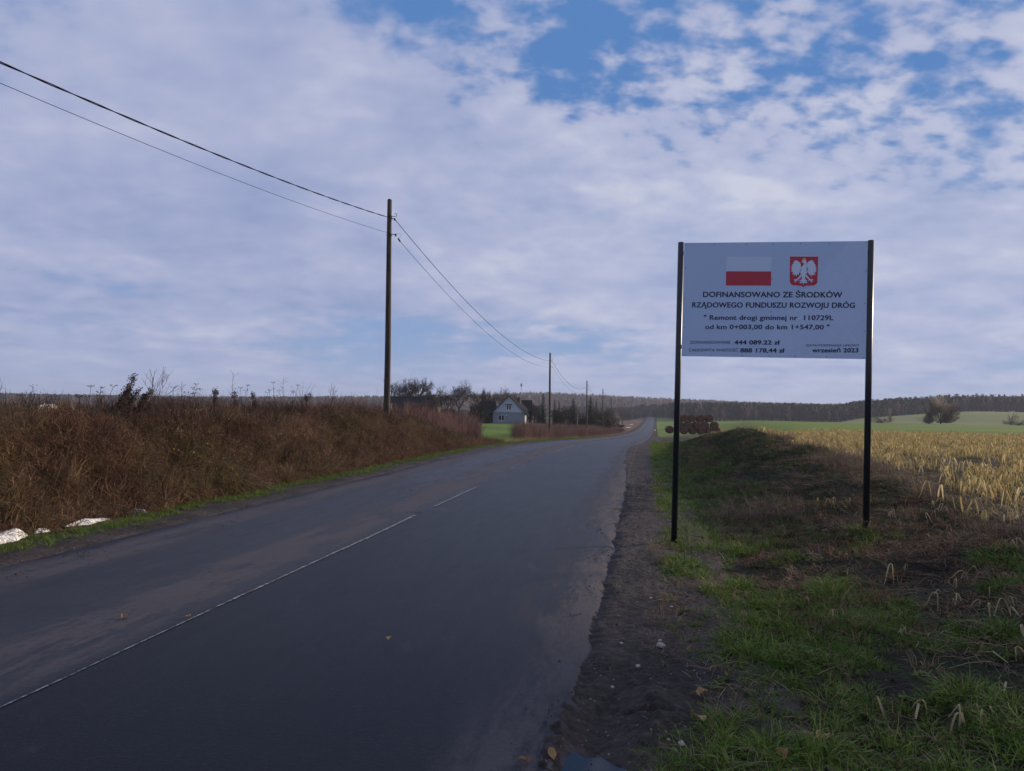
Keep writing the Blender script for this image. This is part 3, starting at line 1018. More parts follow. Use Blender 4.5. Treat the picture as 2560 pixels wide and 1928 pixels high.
# ---- stubble: pale broken stalks, bent over like hairpins
def stalk(seed, nb=3, h=.22, wid=.016):
    r = random.Random(seed)
    mb = MB()
    for k in range(nb):
        a = r.uniform(0, 2 * PI)
        p = Vector((r.gauss(0, .035), r.gauss(0, .035), -.02))
        hh = h * r.uniform(.55, 1.15)
        d = Vector((r.gauss(0, .2), r.gauss(0, .2), 1)).normalized()
        kind = r.random()
        top = p + d * hh
        out_ = Vector((math.cos(a), math.sin(a), 0))
        w0 = wid * r.uniform(.6, 1.2)
        if kind < .62:      # broken over
            l_ = hh * r.uniform(.5, 1.3)
            pts = [p, p + d * hh * .55, top, top + out_ * .014 + Vector((0, 0, .012)), top + out_ * .034 + Vector((0, 0, .004)), top + out_ * (.045 + l_ * .12) - Vector((0, 0, l_ * .3)), top + out_ * (.05 + l_ * .2) - Vector((0, 0, l_ * .6)), top + out_ * (.06 + l_ * .38) - Vector((0, 0, min(l_ * .95, hh * .96)))]
            ws = [w0 * .7, w0 * .9, w0, w0 * 1.1, w0 * 1.15, w0, w0 * .8, w0 * .3]
        elif kind < .8:     # upright
            pts = [p, p + d * hh * .5, top]
            ws = [w0, w0, w0 * .8]
        else:               # lying
            q = p + out_ * hh * 1.4 + Vector((0, 0, .03))
            pts = [p + Vector((0, 0, .03)), (p + q) / 2 + Vector((0, 0, .06)), q]
            ws = [w0 * .8, w0, w0 * .4]
        sd = Vector((-math.sin(a + r.gauss(0, .5)), math.cos(a), 0)).normalized()
        mb.ribbon(pts, ws, sd)
        if k == 0:
            mb.ribbon(pts, [x * .6 for x in ws], (sd.cross(Vector((0, 0, 1))) + Vector((0, 0, .15))).normalized())
    return mb


ST = [stalk(300 + i, 2 + i % 3).build('stalk_source', V['straw'], link=False) for i in range(10)]


def stub_dens(u, y):
    t = .40 + .45 * S(y, 14, 26)
    gap = fbm(u * .45 + 2, y * .3, 3, 81)
    return np.clip(t - .02 + 2.6 * gap, .03 if True else 0, 1)


u, y = region(104000, 6.8, 66, 5, 46, lambda u, y: stub_dens(u, y) * (u > 6.9 + .4 * np.sin(y)) * ((xc(y) + u) / y < .78) * (.75 + .25 * S(y, 6, 12)))
row = np.round(u / .42) * .42 + NPR.normal(0, .06, len(u))
u = np.where(u > 7.8, row, u)
X, Y = to_xy(u, y)
rr = np.hypot(X, Y)
near_ = rr < 0
scat('stubble_stalks', X, Y, ST, 'pale golden broken stalks covering the far part of the stubble field', 'stubble', .8, 1.35, .12, 0, scl=NPR.uniform(.75, 1.3, len(X)) * (1 + .25 * S(Y, 20, 50)))
# the nearest ones, each on its own
u, y = region(7000, 5.0, 16, 3.0, 11, lambda u, y: np.clip(.25 + .8 * S(u, 6.5, 9) + 1.0 * fbm(u * .6, y * .5, 2, 83), 0, 1) * ((xc(y) + u) / y < .70) * ((xc(y) + u) / y > .30))
u, y = u[:200], y[:200]
NEAR = [stalk(350 + i, 1 + i % 2, .12 + .01 * (i % 7), .015) for i in range(16)]
V['strawn'] = veg('bleached_straw', [(.46, .38, .22), (.58, .49, .31), (.36, .30, .16), (.50, .38, .20)], rough=.6, trans=.3, spec=.2)
near_src = [s_.build('broken_stalk', V['strawn'], link=False) for s_ in NEAR]


def place_stalk(k, x, y, sc=1.0, rz=None, label=None, group='pale broken stalks in the stubble'):
    o = near_src[k % len(near_src)].copy()
    COL.objects.link(o)
    o.name = 'broken_stalk'
    o.location = (x, y, float(gh(x, y)))
    o.rotation_euler = (RND.gauss(0, .12), RND.gauss(0, .12), RND.uniform(0, 6.28) if rz is None else rz)
    o.scale = (sc, sc, sc)
    tag(o, label or 'pale broken stalk bent over among grass and mud near the stubble edge', 'stalk', group)
    return o


for k in range(len(u)):
    place_stalk(k, float(xc(y[k]) + u[k]), float(y[k]), RND.uniform(.35, 1.0))
# flattened straw litter
lt = []
for i in range(4):
    r = random.Random(400 + i)
    mb = MB()
    for _ in range(14):
        a = r.uniform(0, PI)
        c0 = Vector((r.gauss(0, .12), r.gauss(0, .12), r.uniform(.004, .03)))
        l_ = r.uniform(.04, .16)
        dv = Vector((math.cos(a), math.sin(a), r.gauss(0, .12)))
        mb.ribbon([c0 - dv * l_, c0 + Vector((r.gauss(0, .012), r.gauss(0, .012), .012)), c0 + dv * l_], [.003, .0055, .003], Vector((-dv.y, dv.x, r.gauss(0, .4))).normalized())
    lt.append(mb.build('litter_source', V['grey'] if i % 2 else V['tan'], link=False))
u, y = region(6500, 3.4, 14, 2.4, 20, lambda u, y: np.clip(.08 + .55 * S(u, 4.2, 5.6) + .8 * fbm(u * .8, y * .8, 2, 85), 0, 1))
X, Y = to_xy(u, y)
scat('straw_litter', X, Y, lt, 'scattered dead straw and stems lying on the muddy ground', 'litter', .4, .95, .06, .01)
wg = []
for i in range(3):
    r = random.Random(430 + i)
    mb = MB()
    for _ in range(16):
        a = r.uniform(0, 2 * PI)
        l_ = r.uniform(.03, .09)
        c0 = Vector((r.gauss(0, .03), r.gauss(0, .03), .01))
        dv = Vector((math.cos(a), math.sin(a), r.uniform(.1, .8)))
        mb.ribbon([c0, c0 + dv * l_ * .5, c0 + dv * l_ + Vector((0, 0, -.01))], [.004, .022, .006], Vector((-math.sin(a), math.cos(a), 0)))
    wg.append(mb.build('weed_source', V['weedgreen'], link=False))
u, y = region(8000, 3.4, 18, 2.4, 34, lambda u, y: np.clip(.15 + 1.1 * fbm(u * .8 + 9, y * .8, 2, 87), 0, 1))
X, Y = to_xy(u, y)
scat('low_weeds', X, Y, wg, 'small broad leaved green weeds in the mud and stubble', 'weeds', .5, 1.2, .1)

# dirt clods and grit
cl = []
for i in range(4):
    r = random.Random(450 + i)
    mb = MB()
    for _ in range(9):
        c0 = Vector((r.gauss(0, .14), r.gauss(0, .14), .004))
        s_ = r.uniform(.004, .014)
        b = len(mb.v)
        for dv in ((1, 0, 0), (0, 1, 0), (-1, 0, 0), (0, -1, 0), (0, 0, .8)):
            mb.v.append(tuple(c0 + Vector(dv) * s_ * r.uniform(.6, 1.3)))
        mb.f += [(b, b + 1, b + 4), (b + 1, b + 2, b + 4), (b + 2, b + 3, b + 4), (b + 3, b, b + 4)]
    cl.append(mb.build('clod_source', [M['shoulder'], M['shoulder'], M['tilled'], M['shoulder']][i], link=False))
uA, yA = region(700, -2.8, -2.1, 3, 45)
uB, yB = region(260, -1.2, -.1, 3, 30, lambda u, y: np.clip(2 * fbm(u, y * .4, 2, 88), 0, 1))
uC, yC = region(1000, 2.2, 3.3, 2.6, 30, lambda u, y: S(u, 2.3, 3.0) * np.clip(.4 + 1.5 * fbm(u * 3, y, 2, 90), 0, 1))
k = NPR.rand(len(uA)) < np.clip(.25 + 1.5 * fbm(uA, yA * .5, 2, 89), 0, 1)
u, y = np.concatenate([uA[k], uB, uC]), np.concatenate([yA[k], yB, yC])
X, Y = to_xy(u, y)
Z = np.where(np.abs(u) < 2.8, road_z(u, y) + .002, gh(X, Y) + .015)
n_ = len(X)
rots = np.zeros((n_, 3)); rots[:, 2] = NPR.uniform(0, 6.28, n_)
uS, yS = region(7000, 3.7, 15, 2.4, 22, lambda u, y: np.clip(.35 + 1.2 * fbm(u * 1.3, y, 2, 93), 0, 1) * np.clip(9 / y, .1, 1))
XS, YS_ = to_xy(uS, yS)
sb = []
for o_ in cl:
    c_ = o_.copy(); c_.data = o_.data.copy(); c_.data.materials.clear(); c_.data.materials.append(M['stubble']); sb.append(c_)
scat('soil_clods', XS, YS_, sb, 'dark crumbs and clods of soil lying between grass and stubble', 'clods', .6, 1.7, .1, .0)
scatter('mud_clods', np.stack([X, Y, Z], 1), rots, NPR.uniform(.25, 1.0, n_), pick(n_, 4), cl, 'crumbs of mud and grit strewn along the road edges', 'clods')

# ------------------------------------------------------------------ the sign board
M['post'] = plain('anthracite_paint', (.014, .018, .024), .38, .1, 6)
m, n, bs, out = new_mat('sign_sheet')
tcn = n.new('ShaderNodeTexCoord')
V0 = tcn.outputs['Object']
f = n.noise(V0, 2.2, 3, .5)
sheet = n.mix(f, (.44, .55, .74), (.49, .60, .79))
# slightly paler past a diagonal in the lower right, with fine cell lines
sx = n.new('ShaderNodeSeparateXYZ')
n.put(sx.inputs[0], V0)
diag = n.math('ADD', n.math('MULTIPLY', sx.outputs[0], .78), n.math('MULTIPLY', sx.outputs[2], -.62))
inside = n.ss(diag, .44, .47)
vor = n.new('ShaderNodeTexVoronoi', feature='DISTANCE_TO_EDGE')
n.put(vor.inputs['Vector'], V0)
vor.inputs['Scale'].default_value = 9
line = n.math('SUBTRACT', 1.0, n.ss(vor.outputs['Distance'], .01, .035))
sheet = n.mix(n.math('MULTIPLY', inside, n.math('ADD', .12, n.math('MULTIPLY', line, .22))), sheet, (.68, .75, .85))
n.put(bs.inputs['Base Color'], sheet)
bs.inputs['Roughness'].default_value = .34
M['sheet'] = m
M['navy'] = plain('navy_print', (.012, .016, .055), .45, .05)
M['red_print'] = plain('red_print', (.50, .022, .045), .42, .05)
M['white_print'] = plain('white_print', (.66, .74, .86), .42, .04)
M['gold_print'] = plain('gold_print', (.62, .42, .10), .42, .05)
M['steel'] = plain('steel', (.25, .25, .27), .4, .1, metal=.8)
M['grey_back'] = plain('aluminium_back', (.4, .41, .43), .5, .05, metal=.6)

YL, YR = 9.3, 8.9
PL = at_y(1702.7, 605, YL); PR = at_y(2177.3, 598, YR)     # post tops, centre
ztop = (PL.z + PR.z) / 2
baseL, baseR = at_y(1687, 1356, YL), at_y(2161, 1319, YR)
dvec = Vector((PR.x - PL.x, PR.y - PL.y, 0))
Wc = dvec.length
ang = math.atan2(dvec.y, dvec.x)
LEAN = .009
sign = empty('roadside_sign', (PL.x - math.cos(ang) * LEAN * ztop, PL.y - math.sin(ang) * LEAN * ztop, 0), ang)
sign.rotation_euler = (0, LEAN, ang)
tag(sign, 'large pale blue information board with flag and eagle crest on two dark posts', 'sign')
PR_ = .036
for k, (xx, gz) in enumerate(((0, float(gh(PL.x, PL.y)) - .3), (Wc, float(gh(PR.x, PR.y)) - .3))):
    p_ = MB().tube([(xx, 0, gz), (xx, 0, ztop - .004), (xx, 0, ztop)], [PR_, PR_, PR_ * .85], 20).build('post', M['post'], sign, smooth=False)
    for poly in p_.data.polygons:
        if len(poly.vertices) == 4:
            poly.use_smooth = True
x0, x1 = PR_ + .002, Wc - PR_ - .002
z1 = ztop - .012
z0 = z1 - 1.375
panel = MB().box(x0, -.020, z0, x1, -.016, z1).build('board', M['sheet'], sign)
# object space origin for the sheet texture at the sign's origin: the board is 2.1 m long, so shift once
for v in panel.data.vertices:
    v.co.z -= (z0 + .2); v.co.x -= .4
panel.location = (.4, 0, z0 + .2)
for zz in (z0 + .12, z1 - .12):
    MB().box(x0 + .002, -.0155, zz - .02, x1 - .002, .012, zz + .02).build('crossbar', M['grey_back'], sign)
QUAD = ((258, 165), (1955, 140), (232, 1218), (1920, 1242))


def sq(px, py):
    """a spot in the close-up of the board -> board coordinates (x, z)"""
    s, t = .5, .5
    (ax, ay), (bx, by), (cx_, cy_), (dx_, dy_) = QUAD
    for _ in range(12):
        fx = (1 - s) * (1 - t) * ax + s * (1 - t) * bx + (1 - s) * t * cx_ + s * t * dx_ - px
        fy = (1 - s) * (1 - t) * ay + s * (1 - t) * by + (1 - s) * t * cy_ + s * t * dy_ - py
        a11 = (1 - t) * (bx - ax) + t * (dx_ - cx_); a12 = (1 - s) * (cx_ - ax) + s * (dx_ - bx)
        a21 = (1 - t) * (by - ay) + t * (dy_ - cy_); a22 = (1 - s) * (cy_ - ay) + s * (dy_ - by)
        de = a11 * a22 - a12 * a21
        s -= (fx * a22 - fy * a12) / de
        t -= (a11 * fy - a21 * fx) / de
    return x0 + s * (x1 - x0), z1 - t * (z1 - z0)


FACE = -.0205


def flat(name, pts, mat, lift=0, parent=None, depth=.001):
    """a thin printed shape on the board"""
    pts = [sq(*p) for p in pts]
    n_ = len(pts)
    y = FACE - lift
    ar = sum(pts[i][0] * pts[(i + 1) % n_][1] - pts[(i + 1) % n_][0] * pts[i][1] for i in range(n_))
    if ar < 0:
        pts = pts[::-1]
    vs = [(a, y - depth, b) for a, b in pts] + [(a, y, b) for a, b in pts]
    fs = [tuple(range(n_))] + [(i, i + n_, (i + 1) % n_ + n_, (i + 1) % n_) for i in range(n_)]
    return mesh_obj(name, vs, fs, mat, parent or sign)


M['stripe'] = plain('pale_stripe', (.58, .67, .82), .42, .03)
flat('flag_white_stripe', [(662, 292), (1085, 292), (1077, 427), (656, 427)], M['stripe'])
flat('flag_red_stripe', [(656, 428.5), (1077, 428.5), (1074, 560), (653, 560)], M['red_print'])

# crest: shield, eagle, crown, traced in a finer close-up (15.145 px per photo px) and brought to board close-up coordinates


def cz(x, y):
    return ((1960 + x / 15.145 - 1640) * 3.687, (620 + y / 15.145 - 560) * 3.687)


shield = [(290, 272), (1355, 272), (1330, 800), (1310, 1230)]
shield += [(1310 - 175 * (1 - math.cos(a)), 1230 + 150 * math.sin(a)) for a in (R(20), R(45), R(70), R(90))]
shield += [(950, 1392), (860, 1400), (815, 1420), (782, 1465), (750, 1420), (705, 1400), (620, 1392)]
shield += [(270 + 175 * (1 - math.cos(a)), 1230 + 150 * math.sin(a)) for a in (R(90), R(70), R(45), R(20))]
shield += [(270, 1230)]
big_sh = [(790 + (x - 790) * 1.03, 830 + (y - 830) * 1.025) for x, y in shield]
flat('crest_border', [cz(*p) for p in big_sh], M['white_print'])
crest = flat('crest_shield', [cz(*p) for p in shield], M['red_print'], .0014)


def eg(name, pts, mat=None, lift=.003):
    o = flat(name, [cz(*p) for p in pts], mat or M['white_print'], lift)
    return o


mbE = []
body = [(760, 420), (800, 395), (880, 405), (905, 480), (900, 640), (960, 700), (975, 800), (920, 900), (860, 980), (835, 1120), (810, 1250), (785, 1360), (765, 1250), (745, 1120), (715, 980), (670, 900), (640, 800), (660, 720), (740, 660), (800, 590), (820, 530), (775, 520), (700, 505), (755, 480), (700, 465), (750, 450)]
eg('eagle_body', body)


def wing(mir):
    pts = [(700, 660), (695, 590), (670, 520), (610, 460), (530, 425), (455, 425)]
    tips = [(440, 445), (395, 500), (350, 575), (320, 650), (318, 715), (312, 790), (318, 855), (365, 975), (430, 1020), (520, 1050), (600, 1000)]
    inner = [(470, 480), (430, 550), (400, 610), (380, 670), (372, 735), (385, 810), (410, 870), (455, 930), (510, 960), (575, 930)]
    seq = []
    for i, t in enumerate(tips):
        seq.append(t)
        if i < len(inner):
            seq.append(inner[i])
    pts += seq + [(640, 880), (700, 850), (720, 700)]
    if mir:
        pts = [(1605 - x, y) for x, y in pts]
    return pts


eg('eagle_wing', wing(False))
eg('eagle_wing', wing(True))


def leg_(mir):
    pts = [(690, 960), (740, 1010), (640, 1120), (600, 1150), (610, 1215), (585, 1200), (560, 1170), (515, 1225), (510, 1275), (480, 1250), (500, 1190), (455, 1240), (435, 1220), (480, 1165), (420, 1160), (440, 1140), (540, 1150)]
    if mir:
        pts = [(1580 - x, y) for x, y in pts]
    return pts


eg('eagle_leg', leg_(False), lift=.0036)
eg('eagle_leg', leg_(True), lift=.0036)
for mir in (0, 1):
    c_ = [(755, 1090), (700, 1130), (720, 1150), (755, 1140), (640, 1190), (650, 1225), (750, 1220), (625, 1270), (680, 1300), (760, 1285), (775, 1180)]
    if mir:
        c_ = [(1572 - x, y) for x, y in c_]
    eg('eagle_tail_plume', c_, lift=.0042)
eg('eagle_crown', [(760, 405), (735, 350), (775, 365), (790, 335), (820, 322), (845, 340), (890, 345), (880, 400)], M['gold_print'], .0042)
eg('eagle_beak', [(765, 462), (700, 458), (722, 485), (696, 508), (770, 512)], M['gold_print'], .0045)

TEXTS = [('DOFINANSOWANO ZE ŚRODKÓW', 437, 1720, 668, 51, 0, .014), ('RZĄDOWEGO FUNDUSZU ROZWOJU DRÓG', 333, 1830, 765, 49, 0, .014),
         ('" Remont drogi gminnej nr  110729L', 445, 1637, 880, 45, 0, .012), ('od km 0+003,00 do km 1+547,00 "', 457, 1600, 966, 43, 0, .012),
         ('DOFINANSOWANIE', 316, 693, 1103, 29, 0, .0), ('444 089.22 zł', 730, 1150, 1108, 39, 0, .022),
         ('CAŁKOWITA WARTOŚĆ', 302, 767, 1175, 29, 0, .0), ('888 178,44 zł', 785, 1193, 1182, 39, 0, .022),
         ('DATA PODPISANIA UMOWY', 1392, 1865, 1125, 21, 0, .0), ('wrzesień 2023', 1443, 1855, 1179, 39, 0, .022)]
for body_, xa, xb, yb, cap, _, off in TEXTS:
    cu = bpy.data.curves.new('lettering', 'FONT')
    cu.body = body_
    cu.size = 1
    cu.offset = off
    cu.space_character = 1.04
    cu.resolution_u = 4
    cu.fill_mode = 'BOTH'
    to = bpy.data.objects.new('lettering', cu)
    COL.objects.link(to)
    bpy.context.view_layer.update()
    me = bpy.data.meshes.new_from_object(to.evaluated_get(bpy.context.evaluated_depsgraph_get()))
    bpy.data.objects.remove(to)
    co = np.empty(len(me.vertices) * 3, np.float32)
    me.vertices.foreach_get('co', co)
    co = co.reshape(-1, 3)
    mn, mx = co.min(0), co.max(0)
    p0, p1 = sq(xa, yb), sq(xb, yb)
    caph = cap / 1053. * (z1 - z0)
    ksx = (p1[0] - p0[0]) / (mx[0] - mn[0])
    ksy = caph / .73
    nc = np.stack([p0[0] + (co[:, 0] - mn[0]) * ksx, np.full(len(co), FACE - .0016), p0[1] + co[:, 1] * ksy + (p1[1] - p0[1]) * (co[:, 0] - mn[0]) / (mx[0] - mn[0])], 1)
    me.vertices.foreach_set('co', nc.astype(np.float32).ravel())
    # thicken the strokes: a second layer a touch to the side and in front
    vs_ = nc.tolist()
    fs_ = [tuple(p.vertices) for p in me.polygons]
    nv_ = len(vs_)
    dxx = caph * (.045 if cap > 30 else .004)
    vs_ = [(x - dxx * .5, y, z) for x, y, z in vs_] + [(x + dxx * .5, y - .0004, z + caph * .012) for x, y, z in vs_]
    fs_ = fs_ + [tuple(i + nv_ for i in f) for f in fs_]
    # one object for each word
    va = np.array(vs_)
    iv = sorted((min(va[i][0] for i in f), max(va[i][0] for i in f), k) for k, f in enumerate(fs_))
    words_l, cur, end = [], [], None
    for x0_, x1_, k in iv:
        if end is not None and x0_ > end + caph * .30:
            words_l.append(cur)
            cur = []
        cur.append(k)
        end = x1_ if (end is None or not cur[:-1]) else max(end, x1_)
    words_l.append(cur)
    for wl in words_l:
        ids = sorted({i for k in wl for i in fs_[k]})
        mp = {i: j for j, i in enumerate(ids)}
        mesh_obj('lettering', [vs_[i] for i in ids], [tuple(mp[i] for i in fs_[k]) for k in wl], M['navy'], sign)
scr = [(275, 180), (548, 177), (848, 175), (1097, 173), (1350, 165), (1612, 162), (1937, 157), (255, 1207), (518, 1208), (803, 1213), (1055, 1215), (1290, 1218), (1573, 1222), (1902, 1228), (272, 398), (260, 682), (257, 951), (1940, 412), (1932, 427), (1918, 720), (1910, 984), (1085, 497), (1070, 805)]
me0 = None
for p in scr:
    a, b = sq(*p)
    if me0 is None:
        o = MB().tube([(0, 0, 0), (0, -.003, 0)], [.007, .0055], 8).build('screw', M['steel'], sign)
        me0 = o.data
    else:
        o = bpy.data.objects.new('screw', me0)
        COL.objects.link(o)
        o.parent = sign
    o.location = (a, FACE + .0005, b)

# ------------------------------------------------------------------ telephone poles and lines
m, n, bs, out = new_mat('weathered_pole_wood')
tcn = n.new('ShaderNodeTexCoord')
f = n.noise(n.scale(tcn.outputs['Object'], 18, 18, 1.1), 1, 6, .65)
f2 = n.noise(tcn.outputs['Object'], 1.1, 3, .5, 0)
n.put(bs.inputs['Base Color'], n.ramp(n.math('ADD', n.math('MULTIPLY', f, .7), n.math('MULTIPLY', f2, .3)), [(.35, (.018, .014, .012)), (.5, (.045, .033, .027)), (.62, (.10, .075, .06)), (.75, (.16, .125, .10))]))
bs.inputs['Roughness'].default_value = .85
bp = n.new('ShaderNodeBump'); bp.inputs['Strength'].default_value = .8; bp.inputs['Distance'].default_value = .01
n.put(bp.inputs['Height'], f); n.put(bs.inputs['Normal'], bp.outputs[0])
M['pole'] = m
M['iron'] = plain('dark_iron', (.03, .028, .028), .6, .2, metal=.4)
M['porc'] = plain('dark_insulator', (.02, .018, .02), .3, .1)
M['cable'] = plain('cable_sheath', (.005, .006, .010), .9, .1, spec=.03)
PLINE = [(966, 1047, 975, 500, 28.3, 'tall dark wooden telephone pole standing on the grassy embankment'),
         (1374, 1070, 1375.5, 883, 78, 'wooden telephone pole between the grey house and the road'),
         (1467, 1070, 1467.3, 952, 127, 'wooden telephone pole in front of the broad spruce, third along the line'),
         (1507, 1060, 1507.2, 972, 176, 'thin wooden telephone pole by the dark bushes, fourth along the line'),
         (1528, 1050, 1528, 995, 226, 'small distant telephone pole, last one seen before the woods')]
poles = []
for k, (bx_, by_, tx, ty, Y_, lab) in enumerate(PLINE):
    bt_, tp_ = at_y(bx_, by_, Y_), at_y(tx, ty, Y_)
    gz = float(gh(bt_.x, Y_))
    slope_ = (tp_.x - bt_.x) / (tp_.z - bt_.z)
    e = empty('telephone_pole', (bt_.x - slope_ * (bt_.z - gz), Y_, gz))
    tag(e, lab, 'pole', 'telephone poles along the road')
    Hh = tp_.z - gz
    lx = slope_ * Hh
    r0, r1 = .125, .083
    nseg = 9
    pts = [(lx * t + .012 * math.sin(t * 5 + k), 0, Hh * t - (.4 if t == 0 else 0)) for t in [i / nseg for i in range(nseg + 1)]]
    rs = [r0 + (r1 - r0) * i / nseg for i in range(nseg + 1)]
    pts.append((lx, 0, Hh + .03)); rs.append(r1 * .55)
    sh_ = MB().tube(pts, rs, 14).build('shaft', M['pole'], e, smooth=True)
    hk = []
    for j, (dz_, ln) in enumerate(((-.62 if k == 0 else -.7, .0), (-1.30 if k == 0 else -1.4, .0))):
        zb = Hh + dz_
        xb_ = lx * zb / Hh
        r_ = r1 * 1.05
        pts = [(xb_ - r_ - .05, 0, zb - .01), (xb_ + r_ + .10, 0, zb + .01)]
        if j == 0:
            pts += [(xb_ + r_ + .13 + .045 * math.sin(a), 0, zb + .065 - .055 * math.cos(a)) for a in (R(0), R(45), R(90), R(135), R(180), R(225))]
        MB().tube(pts, .010, 6).build('hook', M['iron'], e)
        ins = (xb_ + r_ + (.10 if j == 0 else .14), 0, zb - (.10 if j == 0 else .0))
        MB().tube([(ins[0] - .02, 0, ins[2] + .04), (ins[0] - .01, 0, ins[2] + .02), (ins[0] + .01, 0, ins[2] - .02), (ins[0] + .02, 0, ins[2] - .06)], [.02, .035, .035, .012], 8).build('insulator', M['porc'], e)
        MB().tube([(xb_, 0, zb - .03), (xb_, 0, zb + .03)], r_ + .006, 14, False).build('strap', M['iron'], e)
        if k == 0 and j == 1:
            MB().tube([(ins[0], 0, ins[2]), (ins[0] + .12, 0, ins[2] + .05), (ins[0] + .2, 0, ins[2] + .03), (ins[0] + .2, 0, ins[2] - .05), (ins[0] + .1, 0, ins[2] - .12)], .005, 5).build('jumper_wire', M['cable'], e)
            MB().tube([(ins[0] + .09, 0, ins[2] - .12), (ins[0] + .11, .01, ins[2] - .15), (ins[0] + .16, .03, ins[2] - .22), (ins[0] + .18, .05, ins[2] - .26)], [.012, .03, .03, .01], 8).build('egg_insulator', M['porc'], e)
        hk.append(e.location + Vector(ins))
    poles.append((e, hk))


def wire(A, B, sag, rad, name, label, twist=0, n_=40):
    mb = MB()
    pts = []
    for i in range(n_ + 1):
        t = i / n_
        p = A.lerp(B, t)
        p.z -= 4 * sag * t * (1 - t)
        pts.append(p)
    if twist:
        for s_ in (0, PI):
            dense = []
            for i in range(n_ * 8 + 1):
                t = i / (n_ * 8)
                p = A.lerp(B, t); p.z -= 4 * sag * t * (1 - t)
                a = t * twist + s_
                dense.append(p + Vector((math.cos(a) * rad * .8, 0, math.sin(a) * rad * .8)))
            mb.tube(dense, rad * .75, 4)
    else:
        mb.tube(pts, rad, 5)
    tag(mb.build(name, M['cable']), label, 'cable', 'telephone lines')


# the line comes from a pole behind the viewer
H1a, H1b = poles[0][1]
W0a = at_y(0, 156, 11.5); W0b = at_y(0, 208, 11.5)


def back_from(H, Wp, sag=1.3):
    """far end on the pole behind so that the sagging line passes through Wp"""
    e = Vector((-13.3, -21, 0))
    t = (H.y - Wp.y) / (H.y - e.y)
    e.z = (Wp.z + 4 * sag * t * (1 - t) - H.z * (1 - t)) / t
    e.x = H.x + (Wp.x - H.x) / t
    return e


wire(H1a, back_from(H1a, W0a), 1.3, .013, 'overhead_cable', 'thick twisted upper cable running from the tall pole off to the near side', twist=160)
wire(H1b, back_from(H1b, W0b), 1.3, .0055, 'overhead_wire', 'thin lower wire running from the tall pole off to the near side')
nmz = ['from the tall pole to the pole by the house', 'from the pole by the house to the third pole', 'from the third pole to the fourth', 'from the fourth pole to the last']
for k in range(4):
    for j in range(2):
        A = poles[k][1][j].copy(); B = poles[k + 1][1][j].copy()
        if k == 0 and j == 1:
            A += Vector((.16, .05, -.22))
        wire(A, B, (1.25, 1.5, 1.3, 1.3)[k] + (.05 if j else 0), (.012 if j == 0 else .008) * (1 if k == 0 else 1.2), 'overhead_cable' if j == 0 else 'overhead_wire', ('upper cable sagging ' if j == 0 else 'lower thin wire sagging ') + nmz[k])

# ------------------------------------------------------------------ snow patches by the left verge
m, n, bs, out = new_mat('old_snow')
tcn = n.new('ShaderNodeTexCoord')
f = n.noise(tcn.outputs['Object'], 22, 4, .7)
n.put(bs.inputs['Base Color'], n.mix(n.ss(f, .70, .76), (.80, .82, .86), (.35, .32, .30)))
bs.inputs['Roughness'].default_value = .6
bs.inputs['Subsurface Weight'].default_value = .15
bs.inputs['Subsurface Radius'].default_value = (.03, .04, .05)
M['snow'] = m


def snow(px, py, L_, Wd, Hh, seed, label, rz, lobes=3):
    p = hit(px, py)
    vs, fs = [], []
    nr_, na = 9, 40
    for i in range(nr_ + 1):
        for j in range(na):
            a = 2 * PI * j / na
            e_ = 1 + .22 * math.sin(a * lobes + seed) + .12 * math.sin(a * (lobes * 2 + 1) + seed * 2)
            rr_ = (i / nr_) * e_
            x, y = rr_ * L_ / 2 * math.cos(a), rr_ * Wd / 2 * math.sin(a)
            z = Hh * (1 - (i / nr_) ** 2.6) * (1 + .15 * float(perlin(x * 9 + seed, y * 9, seed)) + .5 * float(perlin(x * 3.5 + seed, y * 3, seed + 2)))
            vs.append((x, y, z - .012))
    for i in range(nr_):
        for j in range(na):
            fs.append((i * na + j, i * na + (j + 1) % na, (i + 1) * na + (j + 1) % na, (i + 1) * na + j))
    o = mesh_obj('snow_patch', vs, fs, M['snow'], smooth=True)
    o.location = p + Vector((0, 0, .01))
    o.rotation_euler = (0, 0, rz)
    tag(o, label, 'snow', 'old snow patches at the foot of the embankment')


rzz = math.atan2(1, .172)
snow(14, 1354, .50, .26, .11, 1, 'biggest lump of old snow, cut by the picture edge, on the green verge', rzz, 2)
snow(219, 1310, .62, .14, .07, 2, 'long lumpy strip of old snow between embankment grass and verge', rzz - .1, 4)
snow(343, 1286, .30, .13, .07, 3, 'smaller slanting snow patch farther along the embankment foot', .1, 3)
snow(101, 1332, .2, .12, .05, 4, 'tiny remnant of snow between the two larger snow patches', rzz, 3)


def farsnow(px, py, L_, Wd, label):
    p = hit(px, py)
    vs = [(L_ / 2 * math.cos(a) * (1 + .2 * math.sin(3 * a)), Wd / 2 * math.sin(a), .12 + .05 * math.sin(5 * a)) for a in [2 * PI * i / 16 for i in range(16)]] + [(0, 0, .3)]
    o = mesh_obj('snow_patch', vs, [(i, (i + 1) % 16, 16) for i in range(16)], M['snow'], smooth=True)
    o.location = p
    tag(o, label, 'snow')


farsnow(1570, 1070, 2.2, 1.6, 'thin white strip of snow beside the far road, near the dark bush')
farsnow(1578, 1062, 1.8, 1.6, 'faint strip of snow in the brown reed ground past the bushes')

